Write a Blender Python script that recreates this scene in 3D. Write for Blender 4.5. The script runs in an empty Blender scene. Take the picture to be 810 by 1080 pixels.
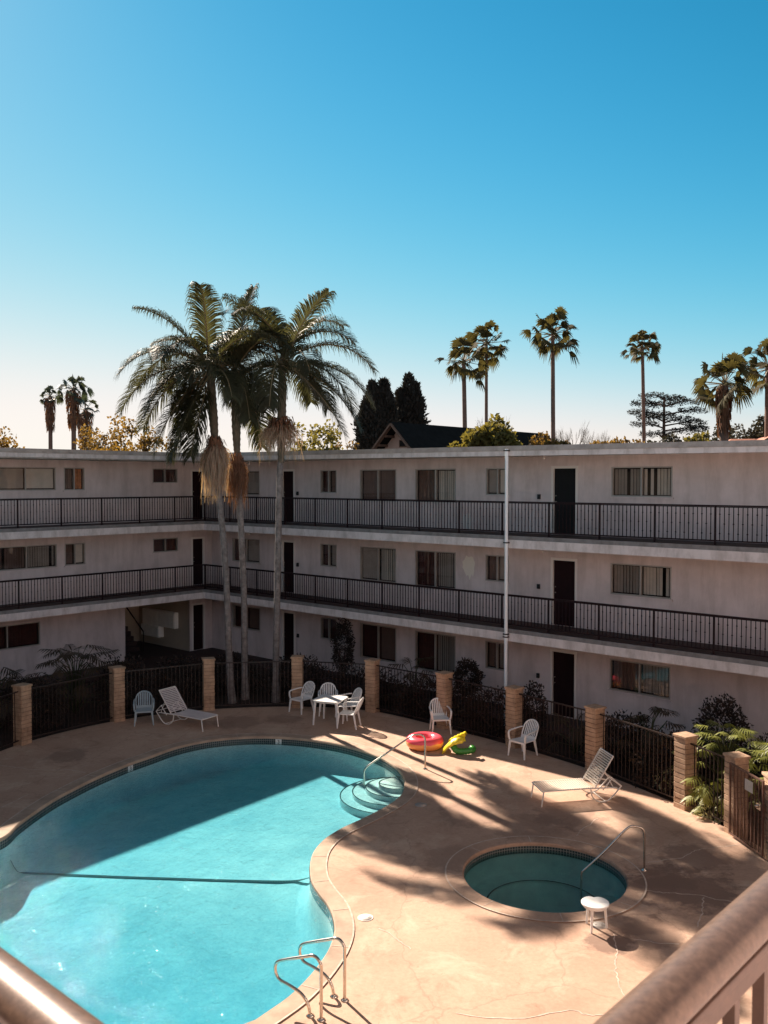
import bpy, bmesh, math, random
from mathutils import Vector, Matrix, Euler
from math import sin, cos, pi, radians, atan2, sqrt, tan
random.seed(7)
S = bpy.context.scene
COL = S.collection

# ------------------------------------------------------------------ camera
H = 6.967
PITCH = math.atan(33/967.)
FPX = 967.
cam_d = bpy.data.cameras.new('camera'); cam = bpy.data.objects.new('camera', cam_d); COL.objects.link(cam)
cam.location = (0, 0, H); cam.rotation_euler = (pi/2-PITCH, 0, 0)
cam_d.sensor_fit = 'HORIZONTAL'; cam_d.sensor_width = 36; cam_d.lens = FPX/810*36
cam_d.clip_start = 0.05; cam_d.clip_end = 3000
cam_d.dof.use_dof = True; cam_d.dof.focus_distance = 24; cam_d.dof.aperture_fstop = 16
S.camera = cam
# ------------------------------------------------------------------ light
SUN_EL = radians(35.0)
sun_h = Vector((-.547, .837, 0)).normalized()              # towards the sun
to_sun = Vector((sun_h.x*cos(SUN_EL), sun_h.y*cos(SUN_EL), sin(SUN_EL)))
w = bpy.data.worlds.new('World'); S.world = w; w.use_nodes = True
nt = w.node_tree; nt.nodes.clear()
o_ = nt.nodes.new('ShaderNodeOutputWorld'); bg = nt.nodes.new('ShaderNodeBackground')
sky = nt.nodes.new('ShaderNodeTexSky'); sky.sky_type = 'NISHITA'; sky.sun_disc = False
sky.sun_elevation = SUN_EL; sky.sun_rotation = atan2(sun_h.x, sun_h.y)
sky.air_density = 1.0; sky.dust_density = 0.12; sky.ozone_density = 2.2; sky.altitude = 0
sp_ = nt.nodes.new('ShaderNodeSeparateColor'); cb_ = nt.nodes.new('ShaderNodeCombineColor')     # film response of the photograph's sky
nt.links.new(sky.outputs[0], sp_.inputs[0]); 
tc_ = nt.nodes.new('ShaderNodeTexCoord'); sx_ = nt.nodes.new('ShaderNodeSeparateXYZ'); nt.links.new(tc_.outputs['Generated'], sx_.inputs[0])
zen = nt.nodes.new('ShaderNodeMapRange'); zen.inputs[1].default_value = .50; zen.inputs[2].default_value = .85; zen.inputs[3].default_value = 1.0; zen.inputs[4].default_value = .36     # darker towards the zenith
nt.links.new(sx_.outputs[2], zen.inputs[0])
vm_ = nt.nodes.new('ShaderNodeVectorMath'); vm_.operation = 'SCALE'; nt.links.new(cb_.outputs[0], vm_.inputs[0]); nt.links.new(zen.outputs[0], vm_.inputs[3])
fill_ = nt.nodes.new('ShaderNodeMapRange'); fill_.inputs[1].default_value = .05; fill_.inputs[2].default_value = -.75; fill_.inputs[3].default_value = 0.; fill_.inputs[4].default_value = 2.7   # warm fill light added behind the camera to lift the shaded walls
nt.links.new(sx_.outputs[1], fill_.inputs[0])
vh_ = nt.nodes.new('ShaderNodeVectorMath'); vh_.operation = 'SCALE'; vh_.inputs[0].default_value = (1.0, .74, .66); nt.links.new(fill_.outputs[0], vh_.inputs[3])
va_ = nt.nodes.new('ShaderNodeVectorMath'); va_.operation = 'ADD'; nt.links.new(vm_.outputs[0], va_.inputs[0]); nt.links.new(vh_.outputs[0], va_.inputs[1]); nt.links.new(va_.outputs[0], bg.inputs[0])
for i_, (top_, a0_, p_) in enumerate(((7.8, 5.4, 2.95), (7.6, 5.15, 1.57), (6.9, 4.76, 2.2))):     # top*(1-exp(-(x/a)^p))
    m_ = [nt.nodes.new('ShaderNodeMath') for _ in range(5)]
    for q_, (op_, val_) in enumerate((('DIVIDE', a0_), ('POWER', p_), ('MULTIPLY', -1.), ('EXPONENT', 0), ('SUBTRACT', 1.))):
        m_[q_].operation = op_
        if op_ != 'SUBTRACT' : m_[q_].inputs[1].default_value = val_
        else: m_[q_].inputs[0].default_value = 1.
        if q_: nt.links.new(m_[q_-1].outputs[0], m_[q_].inputs[1 if op_ == 'SUBTRACT' else 0])
    nt.links.new(sp_.outputs[i_], m_[0].inputs[0])
    g_ = nt.nodes.new('ShaderNodeMath'); g_.operation = 'MULTIPLY'; g_.inputs[1].default_value = top_; nt.links.new(m_[4].outputs[0], g_.inputs[0]); nt.links.new(g_.outputs[0], cb_.inputs[i_])
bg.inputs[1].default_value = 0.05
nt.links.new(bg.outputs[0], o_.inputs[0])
sd = bpy.data.lights.new('sun', 'SUN'); sun = bpy.data.objects.new('sun', sd); COL.objects.link(sun)
sd.energy = 5.0; sd.angle = radians(0.53); sd.color = (1.0, .85, .70)
sun.rotation_euler = to_sun.to_track_quat('Z', 'Y').to_euler(); sun.location = (-20, 30, 40)
S.view_settings.view_transform = 'Standard'; S.view_settings.look = 'None'
S.view_settings.exposure = 1.35; S.view_settings.gamma = 1
S.cycles.max_bounces = 8; S.cycles.diffuse_bounces = 4; S.cycles.transparent_max_bounces = 12
S.cycles.use_denoising = True

# ------------------------------------------------------------------ calibrated frames
CX, CY = -6.96, 35.4            # inner corner of the balconies
E1 = Vector((.742, -.670)); ROT = atan2(-.670, .742)
def ray(px, py):
    x = (px-405)/FPX; y = (540-py)/FPX; c, s = cos(PITCH), sin(PITCH)
    return (x, c+y*s, -s+y*c)
def G(px, py, z=0.):
    r = ray(px, py); t = (z-H)/r[2]; return Vector((r[0]*t, r[1]*t, z))
def AT(px, py, Y):
    r = ray(px, py); t = Y/r[1]; return Vector((r[0]*t, Y, H+r[2]*t))
def UV(u, v, z=0.):
    return Vector((CX+u*.742-v*.670, CY-u*.670-v*.742, z))

# ------------------------------------------------------------------ materials
MATS = {}
def mat(name, col, rough=.6, var=0., scale=6., bump=0., bscale=60., metal=0., spec=.5, transl=0., col2=None, coat=0., detail=6):
    if name in MATS: return MATS[name]
    m = bpy.data.materials.new(name); m.use_nodes = True; n = m.node_tree; N = n.nodes; L = n.links
    p = N['Principled BSDF']; p.inputs['Roughness'].default_value = rough; p.inputs['Metallic'].default_value = metal
    p.inputs['Specular IOR Level'].default_value = spec; p.inputs['Coat Weight'].default_value = coat
    p.inputs['Base Color'].default_value = (*col, 1)
    tc = N.new('ShaderNodeTexCoord')
    if var or col2:
        no = N.new('ShaderNodeTexNoise'); no.inputs['Scale'].default_value = scale; no.inputs['Detail'].default_value = detail
        no.inputs['Roughness'].default_value = .65
        L.new(tc.outputs['Object'], no.inputs['Vector'])
        cr = N.new('ShaderNodeValToRGB'); cr.color_ramp.elements[0].position = .3; cr.color_ramp.elements[1].position = .7
        c2 = col2 or col
        cr.color_ramp.elements[0].color = (*[max(0, c*(1-var)) for c in c2], 1)
        cr.color_ramp.elements[1].color = (*[min(1, c*(1+var)) for c in col], 1)
        L.new(no.outputs['Fac'], cr.inputs['Fac']); L.new(cr.outputs[0], p.inputs['Base Color'])
    if bump:
        nb = N.new('ShaderNodeTexNoise'); nb.inputs['Scale'].default_value = bscale; nb.inputs['Detail'].default_value = 4
        L.new(tc.outputs['Object'], nb.inputs['Vector'])
        b = N.new('ShaderNodeBump'); b.inputs['Strength'].default_value = bump; b.inputs['Distance'].default_value = .02
        L.new(nb.outputs['Fac'], b.inputs['Height']); L.new(b.outputs[0], p.inputs['Normal'])
    if transl:
        t = N.new('ShaderNodeBsdfTranslucent'); t.inputs[0].default_value = (*[min(1, c*1.8) for c in (col[0]*1.25, col[1]*1.15, col[2]*.6)], 1)
        mx = N.new('ShaderNodeMixShader'); mx.inputs[0].default_value = transl
        L.new(p.outputs[0], mx.inputs[1]); L.new(t.outputs[0], mx.inputs[2]); L.new(mx.outputs[0], N['Material Output'].inputs[0])
    MATS[name] = m
    return m

stucco = mat('stucco', (.68, .575, .56), .9, .07, .9, .25, 90, col2=(.61, .515, .50))
white_trim = mat('white_trim', (.70, .63, .62), .6, .08, 1.3, col2=(.62, .56, .55))
nosing = mat('walkway_edge', (.21, .20, .20), .8, .15, 3)
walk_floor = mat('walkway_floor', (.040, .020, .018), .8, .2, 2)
roof_edge = mat('roof_edge', (.42, .35, .31), .7, .2, 2)
roof_gravel = mat('roof_gravel', (.34, .31, .28), .95, .3, 8)
rail_paint = mat('rail_paint', (.016, .006, .007), .6, .2, 20, spec=.2)
near_rail = mat('bronze_rail_paint', (.18, .11, .078), .34, .15, 90, .03, 400, metal=.2, col2=(.13, .078, .056))
fence_iron = mat('fence_iron', (.020, .009, .007), .5, .2, 20)
door_dark = mat('door_green_black', (.012, .012, .013), .7, .1, 5, spec=.15)
door_red = mat('door_maroon', (.016, .005, .006), .7, .15, 5, spec=.15)
frame_white = mat('frame_white', (.72, .66, .62), .6)
alu = mat('window_frame_alu', (.40, .36, .33), .45, .1, 5, metal=.3)
inner = mat('room_dark', (.020, .010, .009), .9)  # near-black sheet behind the windows, standing in for the unlit rooms
curtain_cream = mat('curtain_cream', (.82, .74, .66), .9, .08, 3)
curtain_grey = mat('curtain_grey', (.46, .40, .36), .9, .1, 3)
curtain_brown = mat('curtain_brown', (.20, .13, .11), .9, .15, 3)
curtain_orange = mat('curtain_orange', (.62, .24, .09), .9, .35, 9)
curtain_red = mat('curtain_red', (.085, .028, .024), .9, .2, 6)
metal_box = mat('meter_box', (.90, .84, .76), .5, .1, 4)
black_plastic = mat('black_plastic', (.015, .013, .013), .5)
plastic_white = mat('plastic_white', (.80, .79, .78), .35, .05, 3)
plastic_grey = mat('plastic_grey', (.33, .40, .44), .4, .05, 3)
alu_white = mat('white_frame_paint', (.78, .74, .70), .35)
strap_mat = mat('vinyl_strap', (.70, .60, .50), .45, .08, 5)
strap_mat2 = mat('vinyl_strap_white', (.66, .60, .60), .45, .08, 5)
steel = mat('stainless_steel', (.62, .56, .50), .22, .1, 20, metal=1.)
crack_fill = mat('joint_filler', (.55, .43, .35), .85, .3, 9)
tile_dark = mat('waterline_tile', (.03, .05, .055), .25)
coping_m = mat('coping_concrete', (.46, .33, .245), .85, .16, 2.2, .2, 120, col2=(.37, .26, .19))
lid_white = mat('lid_white', (.75, .70, .64), .5, .1, 10)
lid_grey = mat('lid_grey', (.38, .34, .31), .6, .1, 10)
soil = mat('soil', (.030, .016, .011), 1., .4, 3, .6, 20)
bark_palm = mat('palm_bark', (.22, .19, .18), .95, .3, 7, .5, 25, col2=(.14, .115, .105))
bark_dark = mat('dark_bark', (.10, .065, .05), .95, .3, 5)
bark_brown = mat('brown_bark', (.17, .10, .075), .95, .3, 5)
shaft_m = mat('palm_boot', (.13, .105, .075), .9, .35, 6, .4, 20)
frond_m = mat('palm_frond', (.050, .052, .030), .55, .4, 1.5, spec=.22, transl=.30, col2=(.045, .034, .020))
rachis_m = mat('frond_rib', (.20, .15, .08), .6, .2, 4)
dry_m = mat('dry_flower_stalks', (.40, .28, .21), .9, .3, 4, transl=.2)
dead_m = mat('dead_frond', (.20, .095, .055), .95, .4, 3, transl=.15)
fan_m = mat('fan_leaf', (.075, .065, .030), .75, .5, 1.6, spec=.1, transl=.25, col2=(.05, .035, .02))
fan_far = mat('fan_leaf_far', (.05, .065, .05), .5, .3, .9, transl=.2)
leaf_gold = mat('leaf_gold', (.13, .08, .025), .7, .4, .5, transl=.4)
leaf_green = mat('leaf_yellow_green', (.11, .095, .028), .7, .45, .6, transl=.4)
leaf_dark = mat('leaf_conifer', (.028, .024, .020), .8, .4, .8, transl=.05)
leaf_cedar = mat('leaf_cedar', (.030, .034, .034), .8, .3, .8, transl=.05)
leaf_hedge = mat('leaf_hedge', (.05, .045, .03), .8, .4, .8, transl=.1)
twig_m = mat('twig', (.19, .15, .12), .9)
shrub_dark = mat('shrub_dark', (.022, .012, .008), .7, .4, 2, transl=.1)
shrub_green = mat('shrub_green', (.045, .055, .022), .6, .4, 2, transl=.2)
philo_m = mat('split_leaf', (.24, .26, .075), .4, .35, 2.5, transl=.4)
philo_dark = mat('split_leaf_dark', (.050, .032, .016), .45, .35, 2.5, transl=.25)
pale_leaf = mat('pale_leaf', (.42, .42, .30), .6, .3, 8, transl=.3)
float_pink = None
block_m = mat('slump_block', (.50, .33, .22), .92, .22, 3.5, .5, 60, col2=(.41, .255, .165))
mortar = mat('mortar', (.20, .125, .085), .95, .2, 8)
shingle = mat('dark_shingle', (.014, .013, .013), .95, .3, 3, spec=.08)
house_wall = mat('house_wall', (.48, .33, .28), .9, .1, 1)
timber = mat('timber', (.15, .085, .06), .8, .2, 3)
red_tile = mat('red_roof_tile', (.42, .17, .11), .8, .25, 2)

def weather(m, amt, sx, sz, thr=(.45, .72)):        # rain streaks, stretched downwards
    N = m.node_tree.nodes; L = m.node_tree.links; p = N['Principled BSDF']; src = p.inputs['Base Color'].links[0].from_socket
    tc = N.new('ShaderNodeTexCoord'); mp = N.new('ShaderNodeMapping'); mp.inputs['Scale'].default_value = (sx, sx, sz); L.new(tc.outputs['Object'], mp.inputs[0])
    n = N.new('ShaderNodeTexNoise'); n.inputs['Scale'].default_value = 1; n.inputs['Detail'].default_value = 7; n.inputs['Roughness'].default_value = .7; L.new(mp.outputs[0], n.inputs[0])
    r = N.new('ShaderNodeValToRGB'); r.color_ramp.elements[0].position = thr[0]; r.color_ramp.elements[1].position = thr[1]; r.color_ramp.elements[0].color = (1, 1, 1, 1); r.color_ramp.elements[1].color = (1-amt, 1-amt*1.08, 1-amt*1.15, 1)
    L.new(n.outputs['Fac'], r.inputs[0]); x = N.new('ShaderNodeMix'); x.data_type = 'RGBA'; x.blend_type = 'MULTIPLY'; x.inputs[0].default_value = 1
    L.new(src, x.inputs[6]); L.new(r.outputs[0], x.inputs[7]); L.new(x.outputs[2], p.inputs['Base Color'])
weather(stucco, .22, 2.6, .45); weather(white_trim, .38, 3.2, 1.2); weather(nosing, .4, 3, 2); weather(block_m, .4, 5, 2.0); weather(roof_edge, .3, 3, 3)
def schlick(N, L, f0, normal=None):      # reflectance that is the same from both sides of a thin sheet
    g = N.new('ShaderNodeNewGeometry'); d = N.new('ShaderNodeVectorMath'); d.operation = 'DOT_PRODUCT'
    L.new(g.outputs['Incoming'], d.inputs[0]); L.new(normal if normal else g.outputs['Normal'], d.inputs[1])
    a = N.new('ShaderNodeMath'); a.operation = 'ABSOLUTE'; L.new(d.outputs['Value'], a.inputs[0])
    b = N.new('ShaderNodeMath'); b.operation = 'SUBTRACT'; b.inputs[0].default_value = 1; L.new(a.outputs[0], b.inputs[1]); b.use_clamp = True
    c = N.new('ShaderNodeMath'); c.operation = 'POWER'; c.inputs[1].default_value = 5; L.new(b.outputs[0], c.inputs[0])
    e = N.new('ShaderNodeMath'); e.operation = 'MULTIPLY_ADD'; e.inputs[1].default_value = 1-f0; e.inputs[2].default_value = f0; L.new(c.outputs[0], e.inputs[0])
    return e.outputs[0]
def glass_mat():
    m = bpy.data.materials.new('window_glass'); m.use_nodes = True; N = m.node_tree.nodes; L = m.node_tree.links; N.clear()
    o = N.new('ShaderNodeOutputMaterial'); t = N.new('ShaderNodeBsdfTransparent'); t.inputs[0].default_value = (.78, .76, .74, 1)
    g = N.new('ShaderNodeBsdfGlossy'); g.inputs[1].default_value = .02; g.inputs[0].default_value = (.9, .9, .9, 1)
    mx = N.new('ShaderNodeMixShader'); L.new(schlick(N, L, .07), mx.inputs[0]); L.new(t.outputs[0], mx.inputs[1]); L.new(g.outputs[0], mx.inputs[2]); L.new(mx.outputs[0], o.inputs[0])
    return m
glass = glass_mat()
near_shaded = mat('bronze_rail_shaded', (.12, .068, .05), .5, .2, 40)  # darker copy of the rail paint, shade below the handrail painted in
def water_mat(name, tcol, scatter, sw, bs, bstr):
    m = bpy.data.materials.new(name); m.use_nodes = True; N = m.node_tree.nodes; L = m.node_tree.links; N.clear()
    o = N.new('ShaderNodeOutputMaterial'); t = N.new('ShaderNodeBsdfTransparent'); t.inputs[0].default_value = (*tcol, 1)
    d = N.new('ShaderNodeBsdfDiffuse'); d.inputs[0].default_value = (*scatter, 1)
    m1 = N.new('ShaderNodeMixShader'); m1.inputs[0].default_value = sw
    g = N.new('ShaderNodeBsdfGlossy'); g.inputs[1].default_value = .04
    tc = N.new('ShaderNodeTexCoord'); mp = N.new('ShaderNodeMapping'); mp.inputs['Rotation'].default_value = (0, 0, .6); mp.inputs['Scale'].default_value = (1, .55, 1)
    n1 = N.new('ShaderNodeTexNoise'); n1.inputs['Scale'].default_value = bs; n1.inputs['Detail'].default_value = 5; n1.inputs['Distortion'].default_value = .6
    L.new(tc.outputs['Object'], mp.inputs[0]); L.new(mp.outputs[0], n1.inputs['Vector'])
    n2 = N.new('ShaderNodeTexNoise'); n2.inputs['Scale'].default_value = bs*3.5; n2.inputs['Detail'].default_value = 3; n2.inputs['Distortion'].default_value = 1.2; L.new(mp.outputs[0], n2.inputs['Vector'])
    ad = N.new('ShaderNodeMath'); ad.operation = 'MULTIPLY_ADD'; ad.inputs[1].default_value = .35; L.new(n2.outputs['Fac'], ad.inputs[0]); L.new(n1.outputs['Fac'], ad.inputs[2])
    b = N.new('ShaderNodeBump'); b.inputs['Strength'].default_value = bstr; b.inputs['Distance'].default_value = .05
    L.new(ad.outputs[0], b.inputs['Height'])
    L.new(b.outputs[0], g.inputs['Normal'])
    mx = N.new('ShaderNodeMixShader'); L.new(schlick(N, L, .02, b.outputs[0]), mx.inputs[0])
    L.new(t.outputs[0], m1.inputs[1]); L.new(d.outputs[0], m1.inputs[2]); L.new(m1.outputs[0], mx.inputs[1]); L.new(g.outputs[0], mx.inputs[2]); L.new(mx.outputs[0], o.inputs[0])
    return m
pool_water = water_mat('pool_water', (.86, .97, .96), (.0, .43, .50), .02, 5.5, .6)
va = pool_water.node_tree.nodes.new('ShaderNodeVolumeAbsorption'); va.inputs['Color'].default_value = (.0, .62, .77, 1); va.inputs['Density'].default_value = .60
pool_water.node_tree.links.new(va.outputs[0], [n for n in pool_water.node_tree.nodes if n.type == 'OUTPUT_MATERIAL'][0].inputs['Volume'])
spa_water = water_mat('spa_water', (.50, .74, .72), (.02, .16, .17), .10, 5, .2)

def plaster_mat():
    m = mat('pool_plaster', (.80, .82, .78), .8); N = m.node_tree.nodes; L = m.node_tree.links; p = N['Principled BSDF']
    tc = N.new('ShaderNodeTexCoord'); n1 = N.new('ShaderNodeTexNoise'); n1.inputs['Scale'].default_value = 1.1; n1.inputs['Detail'].default_value = 8; n1.inputs['Roughness'].default_value = .7
    n2 = N.new('ShaderNodeTexNoise'); n2.inputs['Scale'].default_value = 9; n2.inputs['Detail'].default_value = 5; n2.inputs['Distortion'].default_value = 2.2
    L.new(tc.outputs['Object'], n1.inputs[0]); L.new(tc.outputs['Object'], n2.inputs[0])
    a = N.new('ShaderNodeMath'); a.operation = 'MULTIPLY_ADD'; a.inputs[1].default_value = .55; L.new(n2.outputs['Fac'], a.inputs[0]); L.new(n1.outputs['Fac'], a.inputs[2])
    cr = N.new('ShaderNodeValToRGB'); cr.color_ramp.elements[0].position = .55; cr.color_ramp.elements[1].position = .98
    cr.color_ramp.elements[0].color = (.52, .62, .62, 1); cr.color_ramp.elements[1].color = (.90, .88, .82, 1)
    L.new(a.outputs[0], cr.inputs[0]); L.new(cr.outputs[0], p.inputs['Base Color'])
    return m
plaster = plaster_mat()
spa_plaster = mat('spa_plaster', (.36, .50, .52), .8, .15, 3)

def deck_mat():
    m = bpy.data.materials.new('deck_concrete'); m.use_nodes = True; N = m.node_tree.nodes; L = m.node_tree.links; p = N['Principled BSDF']
    p.inputs['Roughness'].default_value = .88
    tc = N.new('ShaderNodeTexCoord'); P = tc.outputs['Object']
    def noise(s, d=6, r=.6, dist=0.):
        n = N.new('ShaderNodeTexNoise'); n.inputs['Scale'].default_value = s; n.inputs['Detail'].default_value = d; n.inputs['Roughness'].default_value = r; n.inputs['Distortion'].default_value = dist
        L.new(P, n.inputs['Vector']); return n.outputs['Fac']
    def ramp(v, a, b, ca, cb):
        c = N.new('ShaderNodeValToRGB'); c.color_ramp.elements[0].position = a; c.color_ramp.elements[1].position = b
        c.color_ramp.elements[0].color = (*ca, 1); c.color_ramp.elements[1].color = (*cb, 1); L.new(v, c.inputs[0]); return c.outputs[0]
    def mix(f, a, b, mode='MIX'):
        x = N.new('ShaderNodeMix'); x.data_type = 'RGBA'; x.blend_type = mode
        if isinstance(f, float): x.inputs[0].default_value = f
        else: L.new(f, x.inputs[0])
        L.new(a, x.inputs[6])
        if isinstance(b, tuple): x.inputs[7].default_value = (*b, 1)
        else: L.new(b, x.inputs[7])
        return x.outputs[2]
    base = ramp(noise(.55, 5, .6), .3, .7, (.44, .275, .195), (.57, .38, .275))
    fine = ramp(noise(14, 6, .75), .25, .75, (.80, .80, .80), (1.08, 1.08, 1.08))
    c = mix(1.0, base, fine, 'MULTIPLY')
    st = ramp(noise(1.3, 9, .74, .9), .53, .66, (0, 0, 0), (.50, .50, .50))
    c = mix(st, c, (.27, .155, .10))
    pale = ramp(noise(.9, 8, .7, .5), .52, .66, (0, 0, 0), (.45, .45, .45))
    c = mix(pale, c, (.66, .50, .38))
    vo = N.new('ShaderNodeTexVoronoi'); vo.feature = 'DISTANCE_TO_EDGE'; vo.inputs['Scale'].default_value = .42
    wn = N.new('ShaderNodeTexNoise'); wn.inputs['Scale'].default_value = 2.2; wn.inputs['Detail'].default_value = 6; L.new(P, wn.inputs['Vector'])
    wv = N.new('ShaderNodeVectorMath'); wv.operation = 'MULTIPLY_ADD'; L.new(wn.outputs['Color'], wv.inputs[0]); wv.inputs[1].default_value = (.5, .5, .5); L.new(P, wv.inputs[2]); L.new(wv.outputs[0], vo.inputs['Vector'])
    hair = ramp(vo.outputs['Distance'], .0, .008, (.28, .28, .28), (0, 0, 0))
    c = mix(hair, c, (.15, .085, .06))
    sp = ramp(noise(9, 7, .8, .3), .60, .66, (0, 0, 0), (.5, .5, .5))
    c = mix(sp, c, (.26, .15, .10))
    # local darker patches with a ragged outline: (point, radius, strength)
    nz = noise(2.6, 8, .7)
    for (pt, rr, k) in [(G(720, 937), 1.0, .75), (G(735, 905), .7, .6), (G(700, 925), .6, .6), (G(645, 995), .42, .8), (G(690, 985), .5, .5), (G(668, 975), .45, .55),
                        (G(250, 762), .8, .45), (G(300, 758), .6, .45), (G(72, 797), .6, .5), (G(500, 858), .8, .45), (G(560, 872), .9, .4), (G(480, 905), .6, .35), (G(600, 862), .8, .5)]:
        v = N.new('ShaderNodeVectorMath'); v.operation = 'DISTANCE'; L.new(P, v.inputs[0]); v.inputs[1].default_value = (pt.x, pt.y, 0)
        a = N.new('ShaderNodeMath'); a.operation = 'MULTIPLY_ADD'; L.new(nz, a.inputs[0]); a.inputs[1].default_value = -2.4*rr; L.new(v.outputs['Value'], a.inputs[2])
        mr = N.new('ShaderNodeMapRange'); L.new(a.outputs[0], mr.inputs[0]); mr.inputs[1].default_value = -.50*rr; mr.inputs[2].default_value = -.18*rr; mr.inputs[3].default_value = k; mr.inputs[4].default_value = 0
        c = mix(mr.outputs[0], c, (.19, .115, .085))
    L.new(c, p.inputs['Base Color'])
    b = N.new('ShaderNodeBump'); b.inputs['Strength'].default_value = .25; b.inputs['Distance'].default_value = .01; L.new(noise(55, 4), b.inputs['Height']); L.new(b.outputs[0], p.inputs['Normal'])
    return m
deck_m = deck_mat()

def grad_float():
    m = bpy.data.materials.new('float_vinyl_pink_orange'); m.use_nodes = True; N = m.node_tree.nodes; L = m.node_tree.links; p = N['Principled BSDF']; p.inputs['Roughness'].default_value = .25
    g = N.new('ShaderNodeTexCoord'); s = N.new('ShaderNodeSeparateXYZ'); L.new(g.outputs['Object'], s.inputs[0])
    n = N.new('ShaderNodeTexNoise'); n.inputs['Scale'].default_value = 6; L.new(g.outputs['Object'], n.inputs[0])
    a = N.new('ShaderNodeMath'); a.operation = 'MULTIPLY_ADD'; a.inputs[1].default_value = .07; L.new(n.outputs['Fac'], a.inputs[0]); L.new(s.outputs['Z'], a.inputs[2])
    cr = N.new('ShaderNodeValToRGB'); cr.color_ramp.interpolation = 'CONSTANT'; cr.color_ramp.elements[0].color = (.90, .36, .12, 1); cr.color_ramp.elements[1].position = .225; cr.color_ramp.elements[1].color = (.85, .10, .14, 1)
    L.new(a.outputs[0], cr.inputs[0]); L.new(cr.outputs[0], p.inputs['Base Color']); return m
float_pink = grad_float()
float_yellow = mat('float_vinyl_yellow', (.80, .62, .03), .3)
float_green = mat('float_vinyl_green', (.05, .25, .04), .3)

# ------------------------------------------------------------------ mesh builder
class MB:
    def __init__(s): s.v = []; s.f = []; s.sm = []
    def add(s, vs, fs, smooth=False):
        b = len(s.v); s.v += [tuple(x) for x in vs]; s.f += [tuple(i+b for i in f) for f in fs]; s.sm += [smooth]*len(fs)
    def hexa(s, p):          # p: 4 bottom (ccw), 4 top
        s.add(p, [(0, 3, 2, 1), (4, 5, 6, 7), (0, 1, 5, 4), (1, 2, 6, 5), (2, 3, 7, 6), (3, 0, 4, 7)])
    def box(s, x0, x1, y0, y1, z0, z1):
        s.hexa([(x0, y0, z0), (x1, y0, z0), (x1, y1, z0), (x0, y1, z0), (x0, y0, z1), (x1, y0, z1), (x1, y1, z1), (x0, y1, z1)])
    def bar(s, a, b, w, h, up=(0, 0, 1)):
        a = Vector(a); b = Vector(b); d = (b-a).normalized(); u = Vector(up)
        if abs(d.dot(u)) > .98: u = Vector((1, 0, 0))
        r = d.cross(u).normalized()*w/2; q = r.cross(d).normalized()*h/2
        s.hexa([a-r-q, a+r-q, b+r-q, b-r-q, a-r+q, a+r+q, b+r+q, b-r+q])
    def tube(s, pts, rad, n=8, caps=True, smooth=True):
        pts = [Vector(p) for p in pts]; k = len(pts)
        rads = rad if hasattr(rad, '__len__') else [rad]*k
        vs = []; ref = None
        for i, p in enumerate(pts):
            t = (pts[min(i+1, k-1)]-pts[max(i-1, 0)])
            t = t.normalized() if t.length > 1e-9 else Vector((0, 0, 1))
            if ref is None: ref = Vector((1, 0, 0)) if abs(t.x) < .8 else Vector((0, 1, 0))
            x = (ref-t*ref.dot(t)).normalized(); y = t.cross(x); ref = x
            for j in range(n):
                a = 2*pi*j/n; vs.append(p+(x*cos(a)+y*sin(a))*rads[i])
        fs = [(i*n+j, i*n+(j+1) % n, (i+1)*n+(j+1) % n, (i+1)*n+j) for i in range(k-1) for j in range(n)]
        s.add(vs, fs, smooth)
        if caps: s.add(vs[:n], [tuple(range(n))[::-1]]); s.add(vs[-n:], [tuple(range(n))])
    def lathe(s, prof, n=16, c=(0, 0, 0), smooth=True):
        vs = [(c[0]+r*cos(2*pi*j/n), c[1]+r*sin(2*pi*j/n), c[2]+z) for r, z in prof for j in range(n)]
        s.add(vs, [(i*n+j, i*n+(j+1) % n, (i+1)*n+(j+1) % n, (i+1)*n+j) for i in range(len(prof)-1) for j in range(n)], smooth)
    def poly(s, pts): s.add(pts, [tuple(range(len(pts)))])
    def prism(s, pts, z0, z1):
        n = len(pts); vs = [(p[0], p[1], z0) for p in pts]+[(p[0], p[1], z1) for p in pts]
        s.add(vs, [tuple(range(n))[::-1], tuple(range(n, 2*n))]+[(i, (i+1) % n, n+(i+1) % n, n+i) for i in range(n)])
    def ribbon(s, pts, w, z=None, closed=False):
        pts = [Vector(p) for p in pts]; k = len(pts); vs = []
        for i, p in enumerate(pts):
            a = pts[(i-1) % k] if closed else pts[max(i-1, 0)]; b = pts[(i+1) % k] if closed else pts[min(i+1, k-1)]
            t = (b-a); t.z = 0; t.normalize(); nn = Vector((-t.y, t.x, 0))*w/2
            vs += [p-nn, p+nn]
        fs = [(2*i, 2*i+2, 2*i+3, 2*i+1) for i in range(k-1)]
        if closed: fs.append((2*k-2, 0, 1, 2*k-1))
        s.add(vs, fs)
    def build(s, name, m, parent=None, bevel=0.):
        me = bpy.data.meshes.new(name); me.from_pydata(s.v, [], s.f); me.materials.append(m)
        me.polygons.foreach_set('use_smooth', s.sm); me.update()
        o = bpy.data.objects.new(name, me); COL.objects.link(o)
        if parent: o.parent = parent
        if bevel:
            bm_ = o.modifiers.new('bevel', 'BEVEL'); bm_.width = bevel; bm_.segments = 2; bm_.limit_method = 'ANGLE'
        return o
def thing(name, label, cat, loc=(0, 0, 0), rz=0, group=None):
    o = bpy.data.objects.new(name, None); COL.objects.link(o); o.location = loc; o.rotation_euler = (0, 0, rz); o.empty_display_size = .2
    return tag(o, label, cat, group)
def tag(o, label, cat, group=None):
    o['label'] = label; o['category'] = cat
    if group: o['group'] = group
    return o
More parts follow.
